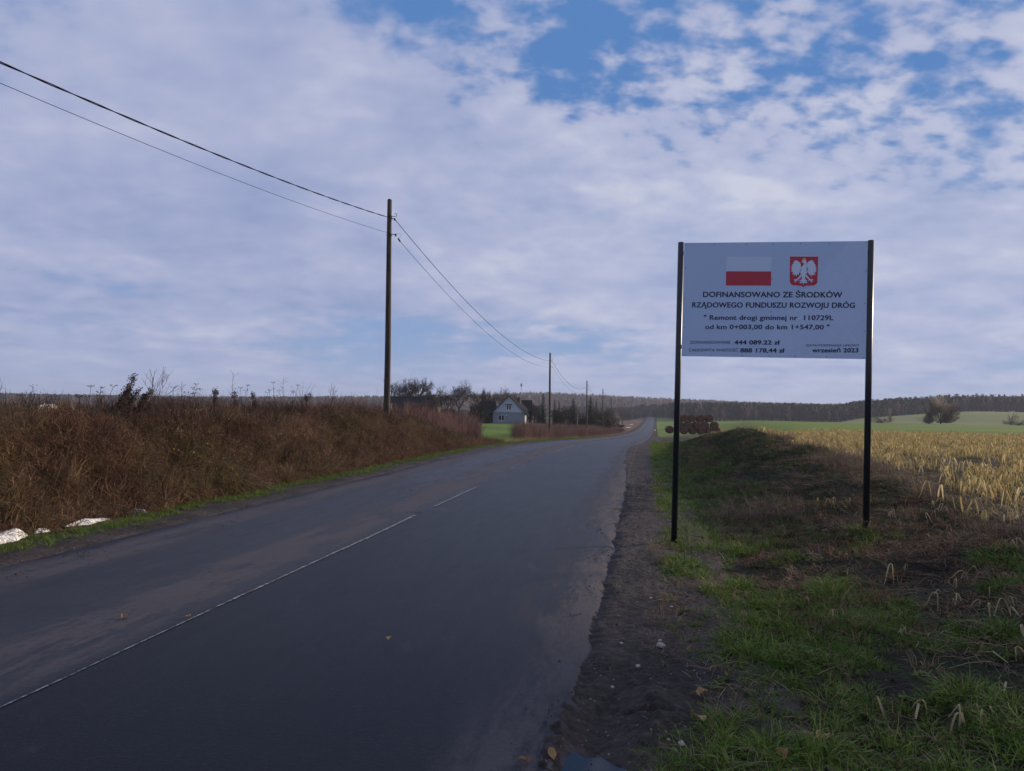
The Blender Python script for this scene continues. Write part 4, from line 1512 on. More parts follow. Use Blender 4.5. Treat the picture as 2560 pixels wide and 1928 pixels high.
# ------------------------------------------------------------------ straw bales
m, n, bs, out = new_mat('bale_straw')
tcn = n.new('ShaderNodeTexCoord')
f = n.noise(n.scale(tcn.outputs['Object'], 5, 1, 5), 3, 6, .7, .5)
wv_ = n.new('ShaderNodeTexWave', wave_type='RINGS', rings_direction='Y')
n.put(wv_.inputs['Vector'], tcn.outputs['Object'])
wv_.inputs['Scale'].default_value = 4
wv_.inputs['Distortion'].default_value = 2.5
f = n.math('ADD', n.math('MULTIPLY', f, .7), n.math('MULTIPLY', wv_.outputs[1], .22))
n.put(bs.inputs['Base Color'], n.ramp(f, [(.25, (.05, .022, .012)), (.5, (.13, .062, .032)), (.8, (.22, .12, .06))]))
bs.inputs['Roughness'].default_value = .9
M['bale'] = m


def bale_mesh(seed):
    mb = MB()
    r = random.Random(seed)
    R_ = .63
    prof = [(-.60, .0), (-.60, R_ * .55), (-.595, R_ * .9), (-.56, R_ * .985), (-.3, R_ * 1.01), (.3, R_ * 1.0), (.56, R_ * .985), (.595, R_ * .9), (.60, 0)]
    na = 26
    jit = [1 + r.gauss(0, .012) for _ in range(na)]
    for y, rad in prof:
        for j in range(na):
            a = 2 * PI * j / na
            zf_ = -.07 if (math.sin(a) < -.9) else 0
            mb.v.append((rad * jit[j] * math.cos(a), y + (.02 * math.sin(3 * a + seed) if abs(y) > .59 else 0), rad * jit[j] * math.sin(a) * (.97 if math.sin(a) < 0 else 1) + zf_ * 0))
    for i in range(len(prof) - 1):
        for j in range(na):
            mb.f.append((i * na + j, i * na + (j + 1) % na, (i + 1) * na + (j + 1) % na, (i + 1) * na + j))
    return mb


bsrc = [bale_mesh(k).build('straw_bale', M['bale'], smooth=True, link=False) for k in range(4)]
Yb = 124.
rowsB = [(465, [675, 772, 853, 930, 1007], 'bottom row'), (415, [735, 810, 888, 965, 1052], 'middle row'), (353, [770, 845, 925, 1005], 'top row')]
words_ = ['first', 'second', 'third', 'fourth', 'fifth']
p0_ = at_y(1500 + 675 / 3.687, 940 + 465 / 3.687, Yb)
ground_b = float(gh(p0_.x + 4, Yb))
kk = 0
cnt = 0
for ri, (yy_, xs_, nm_) in enumerate(rowsB):
    for xi_, xx_ in enumerate(xs_):
        p = at_y(1500 + xx_ / 3.687, 940 + yy_ / 3.687, Yb)
        zz = ground_b + .64 + (0, .86, 1.98)[ri]
        o = bsrc[kk % 4].copy(); kk += 1
        COL.objects.link(o); o.name = 'straw_bale'
        o.location = (p.x, Yb + RND.gauss(0, .08), zz + RND.gauss(0, .02))
        o.rotation_euler = (0, RND.uniform(0, 6), RND.gauss(0, .04))
        tag(o, f'{words_[xi_]} bale from the sign post in the {nm_} of the round straw bale stack' if not (ri == 0 and xi_ == 0) else 'single dark round straw bale standing just beyond the stack, behind the sign post', 'straw bale', 'round straw bales stacked on the bare earth')
        if ri == 0 and xi_ == 0:
            o.location.y = Yb + 3
for j, (xx_, yy_, zz) in enumerate([(1085, 455, .64), (1040, 452, .64)]):
    p = at_y(1500 + xx_ / 3.687, 940 + yy_ / 3.687, Yb + 1.4)
    o = bsrc[j].copy(); COL.objects.link(o); o.name = 'straw_bale'
    o.location = (p.x - .3, Yb + 1.45, ground_b + zz)
    tag(o, ('half hidden bale behind the bottom row at the field end of the stack', 'shaded bale tucked behind the fifth bottom row bale of the stack')[j], 'straw bale', 'round straw bales stacked on the bare earth')

# ------------------------------------------------------------------ trees
M['bark'] = plain('dark_bark', (.035, .026, .022), .9, .3, 3)
M['twig'] = plain('dark_twigs', (.045, .032, .030), .9, .3, 3)
M['twig_red'] = plain('reddish_twigs', (.13, .07, .055), .9, .3, 2)
M['birch'] = plain('birch_bark', (.26, .24, .24), .8, .35, 2)
V['spruce'] = veg('spruce_needles', [(.008, .022, .014), (.014, .035, .02), (.02, .045, .022)], trans=.05)
V['bushd'] = veg('dark_bush', [(.009, .009, .010), (.018, .014, .013), (.010, .014, .010)], trans=0, spec=.05)


def grow(mbT, mbC, p, d, L_, r_, depth, rnd, up=.15, spread=.65, kids=(3, 5), minr=.012):
    segs = 3 if depth > 1 else 2
    pts, rs = [p], [r_]
    q = p
    for i in range(segs):
        d = (d + Vector((rnd.gauss(0, .16), rnd.gauss(0, .16), rnd.gauss(0, .1) + up * .25))).normalized()
        q = q + d * L_ / segs
        pts.append(q)
        rs.append(max(minr, r_ * (1 - .45 * (i + 1) / segs)))
    (mbT if depth >= 4 else mbC).tube(pts, rs, 6 if depth >= 4 else 3, False)
    if depth <= 0:
        return
    for k in range(rnd.randint(*kids)):
        t = rnd.uniform(.35, 1)
        i = min(segs - 1, int(t * segs))
        b = pts[i].lerp(pts[i + 1], t * segs - i)
        a = rnd.uniform(0, 2 * PI)
        o_ = d.orthogonal().normalized()
        o_ = Matrix.Rotation(a, 3, d) @ o_
        nd = (d * (1 - spread * .5) + o_ * spread * rnd.uniform(.7, 1.3) + Vector((0, 0, up))).normalized()
        grow(mbT, mbC, b, nd, L_ * rnd.uniform(.55, .82), max(minr, r_ * .55), depth - 1, rnd, up, spread, kids, minr)


def bare_tree(px, top_py, Yt, seed, label, Hh=None, spread=.65, up=.12, kids=(3, 5), twig='twig', name='bare_tree', lean=0, zbase=None, wide=1., minr=.016):
    g_ = at_y(px, 1050, Yt)
    gz = float(gh(g_.x, Yt))
    top = at_y(px, top_py, Yt).z
    e = empty(name, (g_.x, Yt, gz))
    tag(e, label, 'tree')
    rnd = random.Random(seed)
    T_, C_ = MB(), MB()
    H_ = top - gz
    L0 = H_ * .30
    tr = [Vector((0, 0, -.3)), Vector((lean * .3, 0, L0 * .6)), Vector((lean, 0, L0))]
    T_.tube(tr, [H_ * .03, H_ * .024, H_ * .02], 7, False)
    for k in range(4):
        a = k * PI / 2 + rnd.uniform(-.5, .5)
        nd = Vector((math.cos(a) * spread, math.sin(a) * spread, 1.0)).normalized()
        grow(T_, C_, tr[-1], nd, H_ * .30, H_ * .014, 4, rnd, up, spread, kids, minr)
    zz = [v[2] for v in C_.v]
    mz = max(zz)
    k_ = H_ / mz
    T_.v = [(x * k_ * wide, y * k_ * wide, z * k_) for x, y, z in T_.v]
    C_.v = [(x * k_ * wide, y * k_ * wide, z * k_) for x, y, z in C_.v]
    T_.build('trunk', M['bark'], e)
    C_.build('crown', M[twig], e)
    return e


bare_tree(1000, 942, 160, 11, 'broad leafless tree right beside the tall pole, dark round crown', spread=.8, wide=1.1)
bare_tree(1038, 938, 163, 12, 'tallest leafless tree of the farm, behind the long dark barn', spread=.6)
bare_tree(1072, 966, 158, 13, 'small leafless tree over the end of the dark barn roof', spread=.7)
bare_tree(1147, 944, 170, 14, 'round leafless tree standing alone between barn and house', spread=.75, wide=1.05)
bare_tree(1118, 975, 172, 15, 'low leafless tree at the foot of the lone round tree', spread=.7, kids=(3, 4))
bare_tree(1196, 968, 185, 16, 'thin knobbly bare tree rising over the house side roof', spread=.35, kids=(3, 4))
bare_tree(1211, 970, 186, 17, 'pollarded bare tree beside the grey house gable', spread=.3, kids=(3, 4))
bare_tree(1250, 962, 199, 18, 'wide leafless tree showing above the house roof ridge', spread=.95, wide=1.15, kids=(3, 4))
bare_tree(1556, 1014, 290, 19, 'small reddish bare tree at the road end of the dark bushes', spread=.8, twig='twig_red', kids=(3, 4))
bare_tree(1088, 985, 150, 20, 'low dark bare tree above the red willow thicket', spread=.8, kids=(3, 4))


def spruce(px, top_py, base_py, Yt, wpx, seed, label):
    g_ = at_y(px, base_py, Yt)
    gz = min(float(gh(g_.x, Yt)), g_.z + .5)
    top = at_y(px, top_py, Yt).z
    H_ = top - gz
    rad = wpx * .72 * Yt / FPX
    e = empty('spruce_tree', (g_.x, Yt, gz))
    tag(e, label, 'spruce')
    MB().tube([(0, 0, -.2), (0, 0, H_ * .5), (0, 0, H_ * .99)], [H_ * .018, H_ * .012, .02], 7).build('trunk', M['bark'], e)
    rnd = random.Random(seed)
    mb = MB()
    nl = int(H_ * 3.2)
    for i in range(nl):
        z = H_ * (.08 + .9 * i / nl)
        rr_ = rad * (1 - (z / H_)) ** 1.05 * rnd.uniform(.75, 1.15) + .06
        for k in range(15):
            a = rnd.uniform(0, 2 * PI)
            rl = rr_ * rnd.uniform(.6, 1.15)
            dv = Vector((math.cos(a), math.sin(a), 0))
            sd = Vector((-math.sin(a), math.cos(a), 0))
            b = Vector((0, 0, z + .15))
            tipz = -rl * .28
            for j in range(5):
                t0 = j / 5
                c0 = b + dv * rl * t0 + Vector((0, 0, tipz * t0))
                c1 = b + dv * rl * min(1, t0 + .32) + Vector((0, 0, tipz * t0 - .22 * (1 - t0 * .5)))
                ww = rl * .28 * (1.15 - t0)
                mb.poly([c0, c1 + sd * ww, c1 - sd * ww * .2 + dv * .1])
                mb.poly([c0, c1 - sd * ww, c1 + sd * ww * .2 + dv * .1])
    mb.build('crown', V['spruce'], e)


spruce(1357, 981, 1052, 165, 30, 1, 'slender dark spruce just beside the second telephone pole')
spruce(1433, 993, 1056, 172, 38, 2, 'regular cone shaped spruce between the second and third poles')
spruce(1475, 990, 1056, 182, 52, 3, 'broad dark spruce behind the third telephone pole')
spruce(1386, 997, 1040, 240, 16, 4, 'distant small spruce top above the bushes beyond the second pole')
spruce(1397, 1002, 1040, 240, 15, 5, 'smallest of the spruce tops showing above the bushes')
spruce(1490, 1000, 1045, 236, 22, 6, 'far spruce top just past the broad spruce')


def bush(px, top_py, base_py, Yt, wpx, seed, label, mats, name='bush', nb=900, dense=1.0, cat='bush', tw=.035):
    """a leafless bush: a fan of fine shoots with clumps of twigs"""
    g_ = at_y(px, base_py, Yt)
    gz = float(gh(g_.x, Yt))
    top = at_y(px, top_py, Yt).z
    H_ = max(.8, top - gz)
    rx = wpx / 2 * Yt / FPX
    e = empty(name, (g_.x, Yt, gz))
    tag(e, label, cat)
    rnd = random.Random(seed)
    mb = MB()
    for _ in range(int(14 * dense)):
        a = rnd.uniform(0, 2 * PI)
        q = Vector((math.cos(a) * rx * .7, math.sin(a) * rx * .5, H_ * rnd.uniform(.5, .95)))
        mb.tube([(0, 0, -.2), q * .5 + Vector((0, 0, H_ * .1)), q], [.06, .04, .015], 3, False)
    mb.build('trunk', M['bark'], e)
    mb = MB()
    lob = [(rnd.uniform(-.7, .7), rnd.uniform(-.6, .6), rnd.uniform(.08, .76), rnd.uniform(.28, .48)) for _ in range(14)]
    for _ in range(int(nb * dense)):
        lx_, ly_, lz_, lr_ = rnd.choice(lob)
        v = Vector((rnd.gauss(0, 1), rnd.gauss(0, 1), rnd.gauss(0, 1))).normalized() * lr_ * rnd.random() ** .4
        c0 = Vector(((lx_ + v.x) * rx, (ly_ + v.y) * rx, max(.05, (lz_ + v.z * .7)) * H_))
        d_ = (Vector((c0.x, c0.y, c0.z * .8)).normalized() + Vector((rnd.gauss(0, .35), rnd.gauss(0, .35), rnd.gauss(0, .3) + .2))).normalized()
        l_ = rnd.uniform(.04, .13) * H_ + .15
        s_ = d_.orthogonal().normalized() * tw * rnd.uniform(.6, 1.4)
        c1 = c0 + d_ * l_
        mb.poly([c0 - s_, c0 + s_, c1])
    mb.build('crown', mats, e)


V['bb'] = veg('brown_bush', [(.05, .03, .024), (.085, .048, .036), (.07, .042, .035), (.11, .065, .045)], trans=.1)
V['bg'] = veg('bluegrey_bush', [(.05, .045, .04), (.035, .035, .035), (.07, .06, .045)], trans=.1)
V['pale'] = veg('pale_twigs', [(.35, .30, .24), (.5, .45, .38), (.12, .08, .06)], trans=.1)
V['orange'] = veg('autumn_leaves', [(.28, .13, .03), (.35, .19, .05), (.22, .12, .04)], trans=.3)
bush(2352, 993, 1060, 235, 66, 31, 'big rounded russet bush standing alone at the edge of the green field', V['bb'], nb=9500, tw=.05)
bush(2322, 1040, 1061, 232, 40, 32, 'low dark bush leaning against the big russet bush', V['bg'], nb=900)
bush(2205, 1039, 1058, 240, 54, 33, 'low dark round bush beside the right sign post', V['bg'], nb=1800)
bush(2226, 1018, 1055, 262, 16, 34, 'thin upright grey sapling behind the low bush near the sign post', V['bg'], nb=500)
bush(2528, 1030, 1060, 250, 34, 35, 'small grey leafless tree near the right edge of the pasture', V['bg'], nb=1500)
bush(2545, 1048, 1062, 246, 60, 36, 'dark low hedge at the foot of the pasture near the picture edge', V['bg'], nb=1400)
for k, (px, tp, bs_, Yt, wp, lab) in enumerate([
        (1402, 1012, 1058, 175, 60, 'dark bush mass between the slender and the cone shaped spruce'), (1335, 1012, 1052, 190, 34, 'dark bush beside the lit wall of the grey house'),
        (1500, 1020, 1060, 178, 60, 'dark bush under the fourth telephone pole'), (1528, 1020, 1060, 205, 52, 'dark round bush at the road end of the farm garden'),
        (1455, 1028, 1060, 170, 50, 'dark bush at the foot of the two larger spruces'), (1190, 1010, 1056, 176, 50, 'black bush in front of the house side wing'),
        (1212, 1030, 1058, 172, 30, 'small black shrub under the side wing window'), (1551, 1060, 1067, 280, 24, 'low dark hump of a bush beside the far snow strip'),
        (1120, 1012, 1052, 165, 90, 'dark hedge of bushes behind the red willow thicket'), (1060, 1004, 1050, 150, 100, 'brown hedge in front of the long barn roof')]):
    bush(px, tp, bs_, Yt, wp, 50 + k, lab, V['bushd'] if k != 9 else V['bb'], nb=2300, tw=.06)
bush(1544, 1028, 1050, 262, 28, 71, 'pale sunlit leafless shrub at the road end of the dark bushes', V['pale'], nb=260, tw=.03)
bush(155, 996, 1022, 290, 44, 72, 'golden orange autumn tree beyond the far left farm', V['orange'], nb=1600, tw=.08, cat='tree', name='autumn_tree')
bush(122, 1004, 1024, 292, 22, 73, 'rusty small tree beside the far white house', V['bb'], nb=700, tw=.08, cat='tree', name='autumn_tree')
bush(196, 1003, 1024, 300, 34, 74, 'dull brown tree past the golden autumn tree', V['bb'], nb=700, tw=.08, cat='tree', name='autumn_tree')
# thin birch in the garden
g_ = at_y(1443, 1060, 160)
e = empty('birch_tree', (g_.x, 160, float(gh(g_.x, 160))))
tag(e, 'thin pale birch stem in front of the cone shaped spruce', 'birch')
topz = at_y(1443, 1028, 160).z - e.location.z
MB().tube([(0, 0, -.2), (.05, 0, topz * .5), (0, 0, topz)], [.09, .07, .03], 6).build('trunk', M['birch'], e)
mb = MB()
rnd = random.Random(3)
for _ in range(60):
    z = rnd.uniform(.4, 1.1) * topz
    a = rnd.uniform(0, 6.28)
    mb.tube([(0, 0, z), (math.cos(a) * .5, math.sin(a) * .5, z + .7)], [.02, .008], 3, False)
mb.build('crown', M['twig_red'], e)

# ------------------------------------------------------------------ buildings
M['render_up'] = plain('pale_blue_plaster', (.52, .55, .60), .85, .07, 3)
M['render_lo'] = plain('grey_plaster', (.26, .29, .31), .85, .12, 3)
M['rooft'] = plain('dark_roofing', (.014, .014, .018), .85, .25, 5, spec=.08)
M['whitef'] = plain('white_window_frame', (.80, .80, .82), .4, .04)
M['pane'] = plain('dark_pane', (.01, .013, .02), .08, .1)
M['white_wall'] = plain('white_wall', (.70, .68, .62), .8, .1)
M['cream'] = plain('cream_wall', (.42, .42, .26), .85, .15, 2)
M['brickd'] = plain('dark_wall', (.06, .05, .045), .85, .2)
M['asb'] = plain('grey_sheet_roof', (.09, .09, .095), .8, .15, 3)


def local(e, n):
    return n


def roof_gable(parent, x0, x1, y0, y1, zw, zr_, over=.45, th=.16, mat=None):
    """ridge along y; two slabs"""
    xm = (x0 + x1) / 2
    for s_, xe in ((-1, x0 - over), (1, x1 + over)):
        ze = zw - (zr_ - zw) * over / ((x1 - x0) / 2)
        mb = MB()
        a = [(xm, y0 - over, zr_), (xe, y0 - over, ze), (xe, y1 + over, ze), (xm, y1 + over, zr_)]
        up = [(x, y, z + th) for x, y, z in a]
        b = 0
        mb.v = a + up
        mb.f = [(0, 1, 2, 3), (4, 7, 6, 5), (0, 4, 5, 1), (1, 5, 6, 2), (2, 6, 7, 3), (3, 7, 4, 0)]
        mb.build('roof_slope', mat or M['rooft'], parent)


def window(parent, cx_, y, cz_, w_, h_, panes=2, rot=None):
    """frame proud of the wall with a pane for each sash; wall faces -y"""
    e = MB()
    t = .07
    e.box(cx_ - w_ / 2, y - .06, cz_ - h_ / 2, cx_ + w_ / 2, y + .01, cz_ - h_ / 2 + t)
    e.box(cx_ - w_ / 2, y - .06, cz_ + h_ / 2 - t, cx_ + w_ / 2, y + .01, cz_ + h_ / 2)
    e.box(cx_ - w_ / 2, y - .06, cz_ - h_ / 2 + t, cx_ - w_ / 2 + t, y + .01, cz_ + h_ / 2 - t)
    e.box(cx_ + w_ / 2 - t, y - .06, cz_ - h_ / 2 + t, cx_ + w_ / 2, y + .01, cz_ + h_ / 2 - t)
    for k in range(1, panes):
        xm = cx_ - w_ / 2 + w_ * k / panes
        e.box(xm - t * .8, y - .06, cz_ - h_ / 2 + t, xm + t * .8, y + .01, cz_ + h_ / 2 - t)
    fr = e.build('window', M['whitef'], parent)
    for k in range(panes):
        a, b = cx_ - w_ / 2 + w_ * k / panes + t, cx_ - w_ / 2 + w_ * (k + 1) / panes - t
        MB().box(a, y - .02, cz_ - h_ / 2 + t, b, y + .005, cz_ + h_ / 2 - t).build('pane', M['pane'], fr)
    MB().box(cx_ - w_ / 2 - .08, y - .14, cz_ - h_ / 2 - .06, cx_ + w_ / 2 + .08, y - .002, cz_ - h_ / 2 - .002).build('sill', M['whitef'], fr)
    return fr


ZS = 9.217
HY = 186.


def hp(x, y, Y=HY):
    return at_y(1160 + x / ZS, 940 + y / ZS, Y)


bl, br_ = hp(655, 1112), hp(1400, 1112)
hw = br_.x - bl.x
hb = bl.z - .1
house = empty('grey_house', ((bl.x + br_.x) / 2, HY, hb), R(-9))
tag(house, 'grey plastered house with steep dark gable roof and white framed windows', 'house')
he = hp(1020, 838).z - hb
ha = hp(1020, 455).z - hb
w2 = hw / 2
DP = 9.5
MB().box(-w2, 0, -.6, w2, DP, he).build('lower_wall', M['render_lo'], house)
mb = MB()
slopew = .1
mb.v = [(-w2, -.04, he), (w2, -.04, he), (0, -.04, ha - .12), (-w2, DP, he), (w2, DP, he), (0, DP, ha - .12)]
mb.f = [(0, 1, 2), (3, 5, 4), (0, 2, 5, 3), (1, 4, 5, 2), (0, 3, 4, 1)]
mb.build('gable_wall', M['render_up'], house)
MB().box(-w2 - .02, -.09, he - .09, w2 + .02, -.045, he + .05).build('belt_course', M['render_lo'], house)
roof_gable(house, -w2, w2, 0, DP, he, ha - .1, .5, .16)
k_ = HY / FPX / ZS
cxh = 1027
window(house, (855 - cxh) * k_, 0, hb * 0 + (1112 - 956) * k_, 1.36, 1.42)
window(house, (1027 - cxh) * k_, -.04, (1112 - 712) * k_, 1.12, 1.15)
MB().box((950 - cxh) * k_, -.5, (1112 - 652) * k_, (1105 - cxh) * k_, -.05, (1112 - 634) * k_).build('window_canopy', M['rooft'], house)
MB().box((960 - cxh) * k_, -.12, (1112 - 900) * k_, (990 - cxh) * k_, -.002, (1112 - 882) * k_).build('wall_lamp', M['whitef'], house)
MB().box(-.35, 5.0, ha - 1.0, .35, 5.7, ha + .55).build('chimney', M['brickd'], house).location = (1.6, 0, -.9)
# sunlit door and pilaster on the side wall
MB().box(w2 + .002, .5, .3, w2 + .06, 1.4, 2.3).build('side_door', M['white_wall'], house)
# side wing with long dark roof
wing_h = empty('house_side_wing', (hp(400, 1112, 190).x, 190, hb))
tag(wing_h, 'dark roofed low side wing with a small window beside the grey house', 'outbuilding')
xa, xb = hp(290, 1112, 190).x - wing_h.location.x, hp(720, 1112, 190).x - wing_h.location.x
MB().box(xa, 0, -.6, xb, 6, 2.7).build('wall', M['brickd'], wing_h)
zt_ = hp(500, 578, 190).z - hb
mb = MB()
mb.v = [(xa - 1.9, -.5, 2.5), (xb, -.5, 2.5), (xb, 3.5, zt_), (xa + .8, 3.5, zt_), (xa - 1.9, 7, 2.5), (xb, 7, 2.5), (xa - 1.9, -.5, 2.35), (xb, -.5, 2.35), (xa - 1.9, 7, 2.35), (xb, 7, 2.35)]
mb.f = [(0, 1, 2, 3), (3, 2, 5, 4), (0, 3, 4), (1, 5, 2), (6, 8, 9, 7), (0, 6, 7, 1), (4, 5, 9, 8), (0, 4, 8, 6), (1, 7, 9, 5)]
mb.build('roof', M['rooft'], wing_h)
window(wing_h, hp(532, 950, 190).x - wing_h.location.x, 0, hp(532, 948, 190).z - hb, .62, 1.05, 1)
wing2 = empty('dark_shed', (hp(1390, 1112, 197).x, 197, hb))
tag(wing2, 'dark shed roof with a sunlit white wall end behind the grey house', 'shed')
xa, xb = hp(1200, 1112, 197).x - wing2.location.x, hp(1545, 1112, 197).x - wing2.location.x
zt_ = hp(1400, 552, 197).z - hb
MB().box(xa, 0, -.6, xb, 7, 2.6).build('wall', M['brickd'], wing2)
mb = MB()
mb.v = [(xa, -.6, 2.3), (xb + .3, -.6, 2.3), (xb + .3, 3.5, zt_), (xa, 3.5, zt_), (xa, 7.6, 2.3), (xb + .3, 7.6, 2.3)]
mb.f = [(0, 1, 2, 3), (3, 2, 5, 4), (0, 3, 4), (1, 5, 2), (0, 4, 5, 1)]
mb.build('roof', M['rooft'], wing2)
MB().box(xb - .85, -.10, -.3, xb - .2, -.003, 2.25).build('sunlit_wall_end', M['white_wall'], wing2)  # white slab: its colour stands in for sunlight on the wall end
pole_a = at_y(1302.7, 1000, 192)
ant = empty('antenna_mast', (pole_a.x, 193, pole_a.z - 3))
tag(ant, 'thin grey antenna mast rising behind the house roof', 'antenna')
ah = at_y(1302.7, 958, 193).z - ant.location.z
MB().tube([(0, 0, -3), (0, 0, ah)], .05, 6).build('mast', M['steel'], ant)
MB().box(-.18, -.05, ah - .9, .18, .05, ah - .1).build('antenna_head', M['steel'], ant)


def barn(x0p, x1p, top, eave, base, Yt, label, wallm, roofm, depth=9, name='barn'):
    a, b = at_y(x0p, base, Yt), at_y(x1p, base, Yt)
    g0 = min(float(gh(a.x, Yt)), float(gh(b.x, Yt))) - .4
    zt, zeave = at_y((x0p + x1p) / 2, top, Yt + depth / 2).z - g0, at_y((x0p + x1p) / 2, eave, Yt).z - g0
    e = empty(name, ((a.x + b.x) / 2, Yt, g0))
    tag(e, label, 'barn')
    L2 = (b.x - a.x) / 2
    MB().box(-L2, 0, -.5, L2, depth, zeave).build('wall', wallm, e)
    mb = MB()
    mb.v = [(-L2 - .4, -.5, zeave - .1), (L2 + .4, -.5, zeave - .1), (L2 + .4, depth / 2, zt), (-L2 - .4, depth / 2, zt), (-L2 - .4, depth + .5, zeave - .1), (L2 + .4, depth + .5, zeave - .1)]
    mb.f = [(0, 1, 2, 3), (3, 2, 5, 4), (0, 4, 5, 1)]
    mb.build('roof', roofm, e)
    mb = MB()
    mb.v = [(-L2, .01, zeave - .1), (-L2, depth, zeave - .1), (-L2, depth / 2, zt - .15), (L2, .01, zeave - .1), (L2, depth, zeave - .1), (L2, depth / 2, zt - .15)]
    mb.f = [(0, 1, 2), (3, 5, 4)]
    mb.build('gable', wallm, e)
    return e


M['barnw'] = plain('barn_plaster', (.16, .165, .17), .85, .15, 2)
barn(800, 968, 1007, 1026, 1046, 145, 'long low barn with slate grey roof, half hidden by the tall pole', M['barnw'], M['asb'])
barn(972, 1090, 992, 1012, 1046, 152, 'dark roofed barn under the bare trees beyond the tall pole', M['brickd'], M['rooft'])
cb = barn(1143, 1172, 1020, 1024, 1046, 205, 'small sunlit pale yellow building between barn and house', M['cream'], M['asb'], 5)
fb = barn(68, 90, 1009, 1016, 1032, 270, 'small blue grey house far off past the embankment', M['render_up'], M['rooft'], 6, 'far_house')
fb2 = barn(93, 118, 1010, 1014, 1030, 276, 'white sunlit house beside the far blue grey one', M['white_wall'], M['white_wall'], 6, 'far_house')
fb['category'] = fb2['category'] = 'house'
cb['category'] = 'building'
for f_ in (fb, fb2):
    for xx in (-.9, .9):
        window(f_, xx, 0, 1.6, .8, .9, 2)

# white marker stones / litter by the road
for px, py, s_, lab in ((1637, 1077, .22, 'small white marker stone at the edge of the far road'), (1557, 1079, .16, 'small white lump beside the far road, on the bush side')):
    p = hit(px, py)
    mb = MB()
    for dv in ((1, 0, 0), (.2, 1, .1), (-1, .1, 0), (0, -1, .1), (.1, 0, 1.3), (0, 0, -.5)):
        mb.v.append(tuple(Vector(dv) * s_))
    mb.f = [(0, 1, 4), (1, 2, 4), (2, 3, 4), (3, 0, 4), (1, 0, 5), (2, 1, 5), (3, 2, 5), (0, 3, 5)]
    o = mb.build('marker_stone', M['whitef'])
    o.location = p + Vector((0, 0, .1))
    tag(o, lab, 'stone')

# ------------------------------------------------------------------ weeds silhouetted on the embankment crest
M['weed'] = plain('dead_weed', (.040, .022, .018), .9, .3, 20)
M['weed_l'] = plain('dry_weed', (.14, .09, .065), .9, .3, 20)


def crest_xy(px, off=8.9):
    t = (px - 1280) / FPX
    Y_ = off / (.172 - t)
    return t * Y_, Y_


def weed(px, top_py, kind, seed, label, lean=0., name='dead_weed', scale=1.):
    X_, Y_ = crest_xy(px)
    p = on_ground(X_, Y_)
    top = at_y(px, top_py, Y_).z
    H_ = max(.3, top - p.z)
    e = empty(name, p)
    tag(e, label, 'weed')
    rnd = random.Random(seed)
    st_ = MB()
    hd = MB()
    leanv = Vector((lean, 0, 1)).normalized()

    def seedclump(c, rad, nn, sz):
        for _ in range(nn):
            v = c + Vector((rnd.gauss(0, rad), rnd.gauss(0, rad), rnd.gauss(0, rad)))
            a = Vector((rnd.gauss(0, 1), rnd.gauss(0, 1), rnd.gauss(0, 1))).normalized()
            b = a.orthogonal().normalized()
            hd.poly([v - a * sz, v + b * sz, v + a * sz, v - b * sz * .6])
    if kind == 'dock':
        big_ = H_ > .55 and seed in (1, 2, 21)
        for k in range(5 if big_ else 3):
            dv = (leanv + Vector((rnd.gauss(0, .13 if big_ else .10), rnd.gauss(0, .2), 0))).normalized()
            hh = H_ * rnd.uniform(.7, 1.0)
            if k == 0:
                dv, hh = leanv, H_
            pts = [dv * hh * t + Vector((0, 0, -.05 * (1 - t))) for t in (0, .3, .6, 1)]
            st_.tube(pts, [.008, .007, .006, .003], 4, False)
            for j in range(22 if big_ else 9):
                t = rnd.uniform(.5 if big_ else .8, 1.0)
                c = dv * hh * t
                seedclump(c, .03, 12, .014)
    elif kind == 'twig':
        grow(st_, st_, Vector((0, 0, -.05)), leanv, H_ * .62, .006, 3, rnd, .3, .5, (3, 4), .0025)
        mz = max(v[2] for v in st_.v)
        st_.v = [(x * H_ / mz, y * H_ / mz, z * H_ / mz) for x, y, z in st_.v]
    elif kind == 'spike':
        pts = [leanv * H_ * t + Vector((rnd.gauss(0, .01), 0, 0)) for t in (0, .3, .6, .8, 1)]
        st_.tube(pts, [.006, .005, .004, .003, .0015], 4, False)
        for j in range(10):
            t = rnd.uniform(.4, .95)
            c = leanv * H_ * t
            d_ = Vector((rnd.gauss(0, 1), rnd.gauss(0, 1), 1.2)).normalized()
            st_.tube([c, c + d_ * H_ * .12], [.003, .0012], 3, False)
            seedclump(c + d_ * H_ * .12, .006, 3, .006)
    elif kind == 'umbel':
        for k in range(4):
            dv = (leanv + Vector((rnd.gauss(0, .18), rnd.gauss(0, .15), 0))).normalized()
            hh = H_ * (1 if k == 0 else rnd.uniform(.6, .95))
            st_.tube([Vector((0, 0, -.05)), dv * hh * .5, dv * hh], [.005, .004, .003], 4, False)
            for j in range(7):
                a = rnd.uniform(0, 6.28)
                tp = dv * hh + Vector((math.cos(a) * .045, math.sin(a) * .045, .03))
                st_.tube([dv * hh, tp], [.0022, .0012], 3, False)
                seedclump(tp, .006, 4, .007)
    elif kind == 'fan':
        for k in range(12):
            a = (k - 5.5) / 5.5 * .55
            dv = Vector((math.sin(a), rnd.gauss(0, .2), math.cos(a))).normalized()
            b = Vector((0, 0, H_ * .45))
            l_ = H_ * .55 * rnd.uniform(.7, 1.05)
            st_.tube([b, b + dv * l_ * .6, b + dv * l_ + Vector((math.sin(a) * .05, 0, 0))], [.003, .0025, .0012], 3, False)
            seedclump(b + dv * l_, .01, 4, .006)
        st_.tube([(0, 0, -.05), (0, 0, H_ * .47)], [.006, .005], 4, False)
    st_.build('stem', M['weed'], e)
    if hd.f:
        hd.build('seed_head', M['weed'], e)


